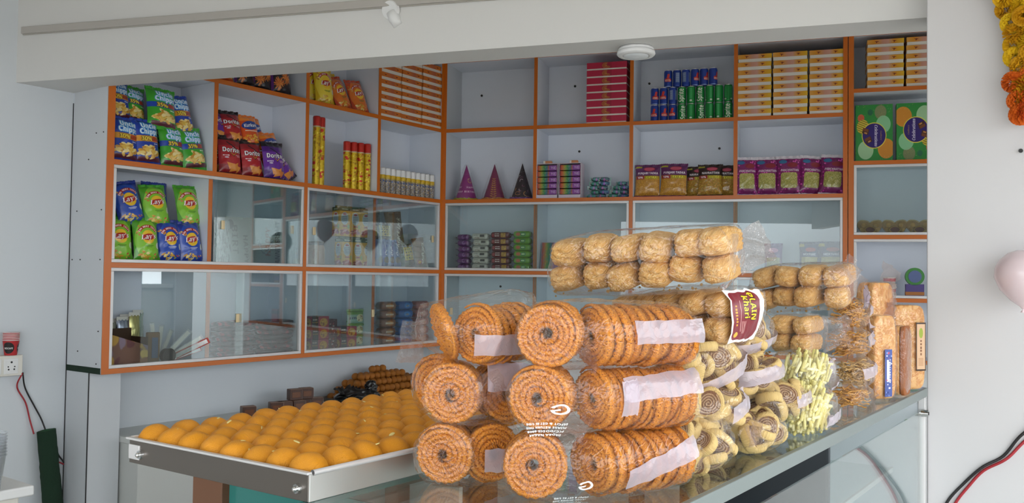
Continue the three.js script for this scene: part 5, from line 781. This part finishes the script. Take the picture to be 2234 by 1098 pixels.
// a bag of chakli: rolls of spirals, each roll {x, y, z of its first spiral, yaw of its axis, number, spacing, lean}
function chakliBag(label, p, rolls, { yaw = 0, tapes = [], text, ends = [], more = [] }) {
  const o = thing('chakli_bag', label, 'snack bag', 'bags of chakli'); o.position.set(p[0], p[1], p[2]);
  let i = 0; const pts = [...more];
  for (const { x, y, z, yaw: w, n, gap = 0.0168, lean = 0, k = 1 } of rolls) for (let j = 0; j < n; j++) {
    const m = mesh('chakli', CH[i++ % 3], i % 4 ? M.chakli : M.chakliDark, o), d = [Math.sin(w), Math.cos(w)];   // d: the way the spiral's face looks
    m.position.set(x - d[0] * gap * j + rr(-0.001, 0.001), y + rr(-0.002, 0.002) - (j ? 0.001 : 0), z - d[1] * gap * j); m.rotation.set(lean + rr(-0.05, 0.05), w + rr(-0.05, 0.05) + (n > 4 ? 0.14 : 0), rr(0, 6), 'YXZ'); m.scale.setScalar(k); m.updateMatrix();
    if (j === 0 || j === n - 1) for (let q = 0; q < 12; q++) for (const e of [-0.009, 0.009]) { const v = new THREE.Vector3(Math.cos(q * 0.5236) * 0.0475, Math.sin(q * 0.5236) * 0.0475, e).applyMatrix4(m.matrix); pts.push([v.x, v.y, v.z]); }
  }
  const W = wrap(pts, yaw, { seed: p[0] * 40 + p[1] * 31, amp: 0.03, freq: 16, pad: 0.0025, p: 40 }), f = mesh('film_bag', W.geo, M.film, o); f.position.copy(W.mid); f.rotation.y = yaw;
  tapes.forEach((t, q) => mesh('seal_band', band(W, t[0], t[1], t[2], t[3], t[4], q + p[1] * 9), M.tape, f));
  if (text) { const s = band(W, text[0], text[1], text[2], text[2], text[3], 3, 0.0045, 'z', false), u = s.attributes.uv; for (let q = 0; q < u.count; q++) u.setXY(q, 1 - u.getX(q), 1 - u.getY(q)); mesh('film_lettering', s, filmText, f); }
  ends.forEach((t, q) => { const m = mesh('film_end', crumple(t.w, t.h, q + p[1] * 30, t.amp ?? 0.008, t.t ?? 0.8), M.filmHazy, o); m.position.set(...t.p); m.rotation.set(...t.r, 'YXZ'); });
  return o;
}
const CY = [EYE - 0.2665, EYE - 0.173, EYE - 0.0795];   // heights of the three layers' middles
const layer = ['bottom', 'middle', 'top'];
[0, 1, 2].forEach((l) => {
  const x0 = [0.036, 0.041, 0.053][l];
  chakliBag(`clear bag of orange chakli rolls in the stack beside the pinwheel bags, ${layer[l]} of three`, [0.14, CY[l], -1.37],
    [{ x: x0 - 0.14, y: 0, z: 0.087, yaw: [-0.1, -0.22, -0.28][l], n: 4, gap: 0.018 }, { x: -0.02 + [0.005, 0.004, 0.002][l], y: -0.003, z: 0.055, yaw: [-1.08, -1.16, -1.18][l], n: 10, gap: 0.0158, lean: 0.1 }],
    { yaw: 0.44, text: [[-0.62, -0.1, -0.7, 0.05], [-0.95, -0.35, -0.5, 0.055], null][l],
      tapes: [[[0.12, 0.97, -0.35, 0.42, 0.03]], [[0.05, 0.97, 0.3, 0.48, 0.034], [0.02, 0.2, 0.05, 0.1, 0.05]], [[0.14, 0.98, 0.12, 0.16, 0.034]]][l],
      ends: [[{ w: 0.05, h: 0.03, p: [-0.06, 0.03, 0.085], r: [0.3, -0.1, 0.9] }], [{ w: 0.06, h: 0.035, p: [-0.05, -0.032, 0.082], r: [-0.5, 0.1, -0.6], amp: 0.012 }], [{ w: 0.05, h: 0.03, p: [-0.035, -0.036, 0.078], r: [-0.7, 0.1, -0.4], amp: 0.012 }, { w: 0.07, h: 0.02, p: [0.13, 0.0, -0.01], r: [0, 1.0, 1.5] }]][l] });
});
chakliBag('clear bag of orange chakli in the stack beside the laddoo tray, bottom of three', [-0.05, CY[0], -1.42],
  [{ x: -0.05, y: -0.002, z: 0.06, yaw: -0.18, n: 4, gap: 0.018, k: 0.98 }, { x: 0.025, y: -0.005, z: 0.036, yaw: 0.25, n: 5, gap: 0.018 }],
  { yaw: 0.1, tapes: [[0.25, 0.97, -0.1, -0.2, 0.036]] });
chakliBag('clear bag of orange chakli in the stack beside the laddoo tray, middle of three', [-0.04, CY[1], -1.42],
  [{ x: -0.05, y: -0.004, z: 0.06, yaw: -0.1, n: 4, gap: 0.018 }, { x: -0.072, y: 0.004, z: 0.02, yaw: -0.4, n: 2, gap: 0.018 }, { x: 0.034, y: -0.006, z: 0.02, yaw: 0.3, n: 4, gap: 0.018 }],
  { yaw: 0.1, tapes: [[0.18, 1.0, 0.42, 0.36, 0.042]], ends: [{ w: 0.06, h: 0.06, p: [0.01, 0.0, 0.068], r: [0.2, 0.3, 0.5], amp: 0.012 }] });
chakliBag('chakli bag with one piece leaning loose, topmost beside the laddoo tray', [-0.05, CY[2] - 0.006, -1.42],
  [{ x: -0.052, y: 0.002, z: 0.045, yaw: -1.2, n: 1, lean: 0.35 }, { x: 0.0, y: 0, z: 0.06, yaw: -0.72, n: 6, gap: 0.0175 }],
  { yaw: 0.1, tapes: [[-0.1, 0.85, -0.42, -0.42, 0.032]], more: [[-0.095, 0.04, 0.04], [-0.1, -0.01, 0.05], [0.05, 0.068, -0.02], [0.09, 0.06, -0.05], [0.0, 0.055, -0.02]], ends: [{ w: 0.04, h: 0.065, p: [-0.102, -0.016, 0.045], r: [0.1, 0.3, -0.1], t: 0.9 }] });

// puff pastry: flaky rounded bars, two rows in a bag
const pastryMat = S(0xffffff, 0.72, { map: print.pastry, bumpMap: grainBump, bumpScale: 0.004 });
function khariGeo(len, seed) {
  const g = shell(0.0238, 0.0212, len / 2, 3.6, { seg: 18 }), v = g.attributes.position, uv = g.attributes.uv;
  for (let i = 0; i < v.count; i++) { let x = v.getX(i), y = v.getY(i), z = v.getZ(i); const lay = 0.0009 * Math.sin(y * 900 + 6 * noise(x * 30, z * 20, seed)), e = 1 + 0.05 * noise(x * 50 + seed, y * 50, z * 25) + 0.05 * noise(z * 18, seed, 0); x = x * e + Math.sign(x) * lay; y = y * e + 0.003 * noise(z * 25, seed, 3); z += 0.004 * noise(x * 70, y * 130, seed) * Math.sign(z); v.setXYZ(i, x, y, z); uv.setXY(i, x * 9 + z * 2 + seed, y * 12 + z * 7); }
  g.computeVertexNormals(); return g;
}
const KH = [khariGeo(0.125, 1), khariGeo(0.12, 4), khariGeo(0.128, 8)];
function khariBag(label, p, r, cols, rows, { film, size = 1, labelStrip, tail, turn = [] } = {}) {
  const o = thing('khari_bag', label, 'pastry bag', 'bags of puff pastry'); o.position.set(...p); o.scale.setScalar(size); o.rotation.set(...r, 'YXZ'); let i = 0;
  for (let b = 0; b < rows; b++) for (let c = 0; c < cols; c++) { const m = mesh('pastry', KH[i++ % 3], pastryMat, o); m.position.set((c - (cols - 1) / 2) * 0.0475 + (b % 2) * 0.006 + rr(-0.003, 0.003), (b - (rows - 1) / 2) * 0.0405 + rr(-0.003, 0.003), rr(-0.01, 0.01)); m.rotation.set(rr(-0.06, 0.06), rr(-0.12, 0.12) + (turn[b * cols + c] ?? 0), rr(-0.25, 0.25), 'YXZ'); m.scale.setScalar(rr(0.94, 1.03)); }
  for (let k = 0; k < 26; k++) { const m = mesh('crumb', superCrumb, pastryMat, o); m.position.set(rr(-0.5, 0.5) * cols * 0.046, -rows * 0.021 + rr(-0.002, 0.006), film.c * rr(0.6, 0.92)); m.rotation.set(rr(0, 3), rr(0, 3), 0); m.scale.setScalar(rr(0.5, 1.4)); }
  const pts = []; for (const m of o.children) if (m.name === 'pastry') { m.updateMatrix(); for (const [x, y] of [[1, 0.5], [1, -0.5], [-1, 0.5], [-1, -0.5], [0.5, 1], [-0.5, 1], [0.5, -1], [-0.5, -1]]) for (const z of [-1, 1]) { const v = new THREE.Vector3(x * 0.025, y * 0.0225, z * 0.063).applyMatrix4(m.matrix); pts.push([v.x, v.y, v.z]); } }
  const W = wrap(pts, 0, { seed: film.a * 40, amp: 0.035, freq: 17, pad: 0.002 }), f = mesh('film_bag', W.geo, M.film, o); f.position.copy(W.mid);
  if (labelStrip) { const [x0, x1, y0, h] = labelStrip; mesh('printed_label', band(W, x0, x1, y0, y0, h, 3, 0.003, 'x', false), S(0xffffff, 0.35, { map: print.khari }), f); }
  if (tail) { const m = mesh('film_end', crumple(tail.w, tail.h, 11 + film.a * 10, 0.008, tail.t ?? 0.7), M.filmHazy, o); m.position.set(...tail.p); m.rotation.set(...tail.r, 'YXZ'); }
  return o;
}
const superCrumb = new THREE.IcosahedronGeometry(0.0022, 0);
khariBag('long clear bag of puff pastry bars lying tilted on top of the pile', [0.236, EYE + 0.037, -1.6], [0.14, -0.42, 0.07], 6, 2, { size: 1.14, film: { a: 0.156, b: 0.054, c: 0.072 }, tail: { w: 0.07, h: 0.06, p: [0.16, 0.0, -0.05], r: [0.2, 0.5, -1.2], t: 0.9 } });
khariBag('clear bag of puff pastry with dark red printed label, second from the top', [0.318, EYE - 0.066, -1.68], [0.03, -0.78, 0.04], 5, 2, { size: 1.1, film: { a: 0.14, b: 0.05, c: 0.07 }, labelStrip: [-0.7, 0.5, 0.0, 0.084], tail: { w: 0.06, h: 0.05, p: [0.07, -0.045, 0.05], r: [0.6, 0.2, 2.6], t: 0.8 } });
khariBag('clear bag of puff pastry behind the labelled one, uppermost of the far pile', [0.695, EYE - 0.012, -2.14], [0.08, -0.55, 0.05], 4, 2, { size: 1.16, film: { a: 0.115, b: 0.055, c: 0.085 }, tail: { w: 0.08, h: 0.06, p: [0.1, 0.02, 0.03], r: [0.2, 0.8, -1], t: 0.8 } });
khariBag('clear bag of two puff pastry bars under the uppermost of the far pile', [0.655, EYE - 0.122, -2.06], [0.0, -0.6, 0.02], 2, 2, { film: { a: 0.07, b: 0.05, c: 0.1 }, tail: { w: 0.09, h: 0.08, p: [0.09, 0.01, -0.02], r: [0.2, 1.1, -1.3], t: 0.7 } });

// pinwheel biscuits: a brown swirl inside a pale crust
const swirlMat = S(0xffffff, 0.75, { map: print.swirl, bumpMap: grainBump, bumpScale: 0.002 });
function pinwheel(seed, R = 0.026, T2 = 0.0085) {
  const g = new THREE.LatheGeometry([[0.0001, T2 * 0.8], [R * 0.3, T2 * 0.95], [R * 0.55, T2 * 0.85], [R * 0.78, T2], [R * 0.92, T2 * 0.92], [R, T2 * 0.5], [R * 1.02, 0], [R, -T2 * 0.5], [R * 0.92, -T2 * 0.92], [R * 0.78, -T2], [R * 0.55, -T2 * 0.85], [R * 0.3, -T2 * 0.95], [0.0001, -T2 * 0.8]].map(([x, y]) => new THREE.Vector2(x, y)), 30), v = g.attributes.position, u = g.attributes.uv;
  for (let i = 0; i < v.count; i++) { const x = v.getX(i), y = v.getY(i), z = v.getZ(i), r = Math.hypot(x, z), q = Math.min(0.49, 0.5 * r / R), a = Math.atan2(z, x), k = 1 + 0.09 * Math.sin(2 * a + seed) + 0.05 * Math.sin(3 * a + seed * 2); u.setXY(i, 0.5 + q * Math.cos(a), 0.5 + q * Math.sin(a)); v.setXYZ(i, x * k, y + 0.0012 * Math.sin(r * 1500 + a) * (r < R * 0.8 ? 1 : 0), z * k); }
  g.computeVertexNormals(); return g;
}
const PW = [pinwheel(1), pinwheel(3), pinwheel(5, 0.024, 0.01)];
const oval = (a, b, c, f) => { for (let t = 0; t < 60; t++) { const x = rr(-1, 1), y = rr(-1, 1), z = rr(-1, 1); if (Math.abs(x) ** 3 + Math.abs(y) ** 3 + Math.abs(z) ** 3 < 1 && f(x, y, z)) return [x * a, y * b, z * c]; } return [0, 0, 0]; };
function foodBag(name, label, cat, group, p, r, d, fill, { bands = [], tail, hazy } = {}) {
  const o = thing(name, label, cat, group); o.position.set(...p); o.rotation.set(...r, 'YXZ'); fill(o, d);
  const pts = []; for (let i = 0; i < 26; i++) for (const y of [-0.85, -0.45, 0, 0.45, 0.85]) { const a = i * 0.2417, k = (1 - Math.abs(y) ** 2.8) ** (1 / 2.8), e = (Math.abs(Math.cos(a)) ** 2.8 + Math.abs(Math.sin(a)) ** 2.8) ** (-1 / 2.8); pts.push([Math.cos(a) * e * k * d[0] * (1 + 0.1 * noise(i, y, p[0] * 30)), y * d[1] * (1 + 0.1 * noise(y, i, p[1] * 30)), Math.sin(a) * e * k * d[2]]); }
  const W = wrap(pts, 0, { seed: p[0] * 50 + p[1] * 90, amp: 0.07, freq: 20, pad: 0.001 }), f = mesh('film_bag', W.geo, M.film, o);
  for (const b of bands) mesh('seal_band', band(W, b[0], b[1], b[2], b[3], b[4], p[0] * 9), hazy ? M.filmHazy : M.tape, f);
  if (tail) { const m = mesh('film_end', crumple(tail.w, tail.h, p[0] * 20, 0.007, tail.t ?? 0.8), tail.clear ? M.filmHazy : M.tape, o); m.position.set(...tail.p); m.rotation.set(...tail.r, 'YXZ'); }
  return o;
}
const fillPin = (n) => (o, d) => {
  const spots = [];
  for (let i = 0; i < n; i++) {
    let best = null, bd = -1; for (let t = 0; t < 24; t++) { const q = oval(d[0] - 0.02, d[1] - 0.014, d[2] - 0.02, (x, y, z) => z > -0.7); let m = 9; for (const s of spots) m = Math.min(m, Math.hypot(q[0] - s[0], q[1] - s[1], q[2] - s[2])); if (m > bd) { bd = m; best = q; } }
    spots.push(best); const m = mesh('pinwheel', PW[i % 3], swirlMat, o); m.position.set(...best); const flat = rnd() < 0.45; m.rotation.set(flat ? rr(-0.5, 0.5) : rr(0.9, 1.9), rr(0, 6), flat ? rr(-0.4, 0.4) : rr(-0.5, 0.5), 'YXZ');
  }
};
const pinBag = (label, p, r, d, n, o) => foodBag('pinwheel_bag', label, 'biscuit bag', 'bags of pinwheel biscuits', p, r, d, fillPin(n), o);
pinBag('clear bag of pinwheel biscuits under the printed label, sealed with a long pale band', [0.45, EYE - 0.1, -1.8], [0.1, 0.85, 0.1], [0.1, 0.046, 0.07], 24, { bands: [[-0.9, 0.95, -0.55, -0.35, 0.024]] });
pinBag('clear bag of pinwheel biscuits behind the top chakli bag, band running downwards', [0.333, EYE - 0.145, -1.58], [0.1, 0.7, 0.1], [0.088, 0.05, 0.06], 24, { bands: [[-0.75, 0.98, -0.75, 0.1, 0.026]] });
pinBag('clear bag of pinwheel biscuits with a wide shiny band, between two others', [0.472, EYE - 0.187, -1.79], [0, 0.75, 0.08], [0.082, 0.04, 0.06], 20, { bands: [[-0.9, 0.95, 0.1, 0.3, 0.028]] });
pinBag('clear bag of pinwheel biscuits beside the middle chakli bag', [0.333, EYE - 0.222, -1.555], [0.05, 0.7, 0.06], [0.086, 0.042, 0.06], 22, { bands: [[0.05, 0.98, -0.1, 0.45, 0.028]] });
pinBag('clear bag of pinwheel biscuits beside the yellow sticks, upper of two', [0.53, EYE - 0.24, -1.82], [0.05, 0.8, 0.04], [0.09, 0.042, 0.065], 24, { bands: [[-0.2, 0.98, 0.15, 0.3, 0.024]] });
pinBag('clear bag of pinwheel biscuits lying on the glass beside the bottom chakli bag', [0.306, EYE - 0.271, -1.5], [0, 0.7, 0], [0.082, 0.044, 0.06], 24, {});
pinBag('clear bag of pinwheel biscuits lying on the glass below the yellow sticks', [0.447, EYE - 0.28, -1.67], [0, 0.8, 0], [0.08, 0.036, 0.06], 20, { tail: { w: 0.04, h: 0.04, p: [-0.07, 0.01, 0.05], r: [0, -0.4, 0.3], clear: 1 } });

// pale fried sticks
const stickMat = [S(0xe6dc96, 0.6), S(0xdccf80, 0.6), S(0xece4b0, 0.6)], stickG = [0.042, 0.05, 0.036].map((l) => new RoundedBoxGeometry(l, 0.0075, 0.0068, 2, 0.003));
const fillStick = (n) => (o, d) => { for (let i = 0; i < n; i++) { const q = oval(d[0] - 0.024, d[1] - 0.011, d[2] - 0.018, (x, y, z) => z > -0.3 && (Math.abs(x) ** 3 + Math.abs(y) ** 3 + Math.abs(z) ** 3 > 0.25)); const m = mesh('fried_stick', stickG[i % 3], stickMat[i % 3], o); m.position.set(...q); m.rotation.set(rr(-0.3, 0.3), rr(-0.5, 0.5), 1.1 + rr(-0.45, 0.45) + (rnd() < 0.25 ? -1.1 : 0), 'YXZ'); m.scale.setScalar(rr(0.75, 0.95)); } };
const stickBag = (label, p, r, d, o) => foodBag('fried_stick_bag', label, 'snack bag', 'bags of pale fried sticks', p, r, d, fillStick(210), o);
stickBag('clear bag of pale yellow fried sticks, upper of two', [0.635, EYE - 0.2, -1.96], [0.05, 0.85, 0.06], [0.1, 0.05, 0.07], { bands: [[0.0, 0.95, -0.75, -0.4, 0.022]], tail: { w: 0.075, h: 0.034, p: [0.125, 0.0, 0.02], r: [0, 0.2, 0.1], t: 1 } });
stickBag('clear bag of pale yellow fried sticks lying on the glass, lower of two', [0.612, EYE - 0.262, -1.86], [0, 0.85, 0.03], [0.085, 0.052, 0.06], { bands: [[-0.3, 0.98, -0.45, -0.1, 0.022]], tail: { w: 0.03, h: 0.02, p: [0.08, -0.03, 0.02], r: [0, 0.4, 0.2], t: 0.9 } });

// orange gram flour strands
const strandTones = [S(0xdca04a, 0.6), S(0xcf9238, 0.6), S(0xd8b070, 0.6)];
let sev = 0; const fillSev = (o, d) => { const a = []; for (let i = 0; i < 190; i++) { const q = oval(d[0] - 0.03, d[1] - 0.014, d[2] - 0.02, () => true), pts = []; let h = rr(0, 6), v = new THREE.Vector3(...q); for (let k = 0; k < 5; k++) { pts.push(v.clone()); h += rr(-0.9, 0.9); v.add(new THREE.Vector3(Math.cos(h) * 0.007, rr(-0.004, 0.004), Math.sin(h) * 0.007)); } a.push(tube(pts, 0.0016, 7, 5)); } const m = mesh('fried_strands', merge(a), strandTones[sev++ % 3], o); m.userData.kind = 'stuff'; };
const sevBag = (label, p, r, d, o) => foodBag('fried_strand_bag', label, 'snack bag', 'bags of orange fried strands', p, r, d, fillSev, o);
sevBag('clear bag of orange fried strands tied at the top, beside the tall loaves', [0.88, EYE - 0.082, -2.32], [0.1, 0.85, 0.1], [0.06, 0.045, 0.05], { bands: [[0, 0.9, 0.3, 0.6, 0.02]], tail: { w: 0.06, h: 0.05, p: [0.06, 0.04, 0.02], r: [0, 0.4, -0.6], t: 0.7 } });
sevBag('clear bag of orange fried strands, second down beside the tall loaves', [0.855, EYE - 0.155, -2.26], [0, 0.85, 0.15], [0.075, 0.04, 0.05], { tail: { w: 0.09, h: 0.03, p: [0.085, 0.01, 0.03], r: [0, 0.3, 0.5], t: 1 } });
sevBag('clear bag of orange fried strands, third down behind the pale stick bags', [0.862, EYE - 0.228, -2.25], [0, 0.9, 0.1], [0.07, 0.042, 0.05], { bands: [[-0.7, 0.9, 0.2, 0.3, 0.026]] });
sevBag('clear crumpled bag of orange fried strands lying on the glass beside the loaves', [0.835, EYE - 0.279, -2.2], [0, 0.9, 0], [0.08, 0.034, 0.05], { tail: { w: 0.06, h: 0.06, p: [0.06, -0.01, 0.04], r: [0, 0.5, 0.7], clear: 1 } });

// loaves in film
const crust = S(0xffffff, 0.7, { map: print.bread, bumpMap: grainBump, bumpScale: 0.002 }), crustDark = S(0x9a5a2c, 0.7);
function loaf(label, p, r, [w, h, d], slices, { tex, knot, lab, dark } = {}) {
  const o = thing('bread_loaf', label, 'bread', 'bread in film on the counter'); o.position.set(...p); o.rotation.set(...r, 'YXZ'); const th = d / slices;
  for (let i = 0; i < slices; i++) { const g = shell(w / 2, h / 2, th / 2 * 0.97, 7, { seg: 12 }), v = g.attributes.position; for (let k = 0; k < v.count; k++) { const y = v.getY(k); v.setXYZ(k, v.getX(k) * (1 + 0.04 * noise(y * 18, i, 2)), y * (1 + 0.012 * noise(i * 3, 1, 0)), v.getZ(k)); } g.computeVertexNormals(); const m = mesh(slices > 2 ? 'slice' : 'half_loaf', g, dark ? (i % 2 ? crustDark : crust) : crust, o); m.position.set(0, h / 2, (i - (slices - 1) / 2) * th); }
  const f = mesh('film_bag', shell(w / 2 + 0.005, h / 2 + 0.004, d / 2 + 0.005, 6, { seg: 24, amp: 0.045, freq: 22, seed: w * 90 + p[0] * 7 }), M.film, o); f.position.y = h / 2;
  if (tex) { const m = mesh('printed_label', box(lab[2], lab[3], 0.001, lab[0], lab[1], d / 2 + 0.0065, 0), S(0xffffff, 0.4, { map: tex }), o); }
  if (knot) { const k = mesh('film_neck', crumple(0.07, 0.07, w * 50, 0.01, 0.25), M.filmHazy, o); k.position.set(knot[0], h + 0.03, knot[1]); const e = mesh('film_end', crumple(0.05, 0.06, w * 70, 0.01, 1.5), M.filmHazy, k); e.position.set(0.005, 0.055, 0.004); e.rotation.z = knot[2] ?? 0; }
  return o;
}
loaf('tall narrow loaf in film with a blue printed label, standing on the glass', [0.985, GLASS + 0.006, -2.4], [0, 0.5, 0], [0.085, 0.222, 0.06], 2, { tex: print.breadBlue, lab: [0.0, 0.07, 0.028, 0.125] });
loaf('tallest narrow loaf in film behind the blue labelled one', [1.02, GLASS + 0.006, -2.5], [0, 0.5, 0], [0.09, 0.31, 0.06], 2, {});
loaf('dark brown sliced loaf in shiny film with a knotted top', [1.068, GLASS + 0.006, -2.5], [0, 0.95, 0], [0.085, 0.19, 0.085], 6, { knot: [-0.03, 0, 0.4], dark: 1 });
loaf('broad loaf in film with a pale rectangular label beside the pillar', [1.15, GLASS + 0.006, -2.625], [0, 0.3, 0], [0.115, 0.245, 0.07], 2, { tex: print.breadLabel, lab: [0.032, 0.125, 0.034, 0.14], knot: [-0.06, 0.01, -0.5] });

renderer.render(scene, camera);
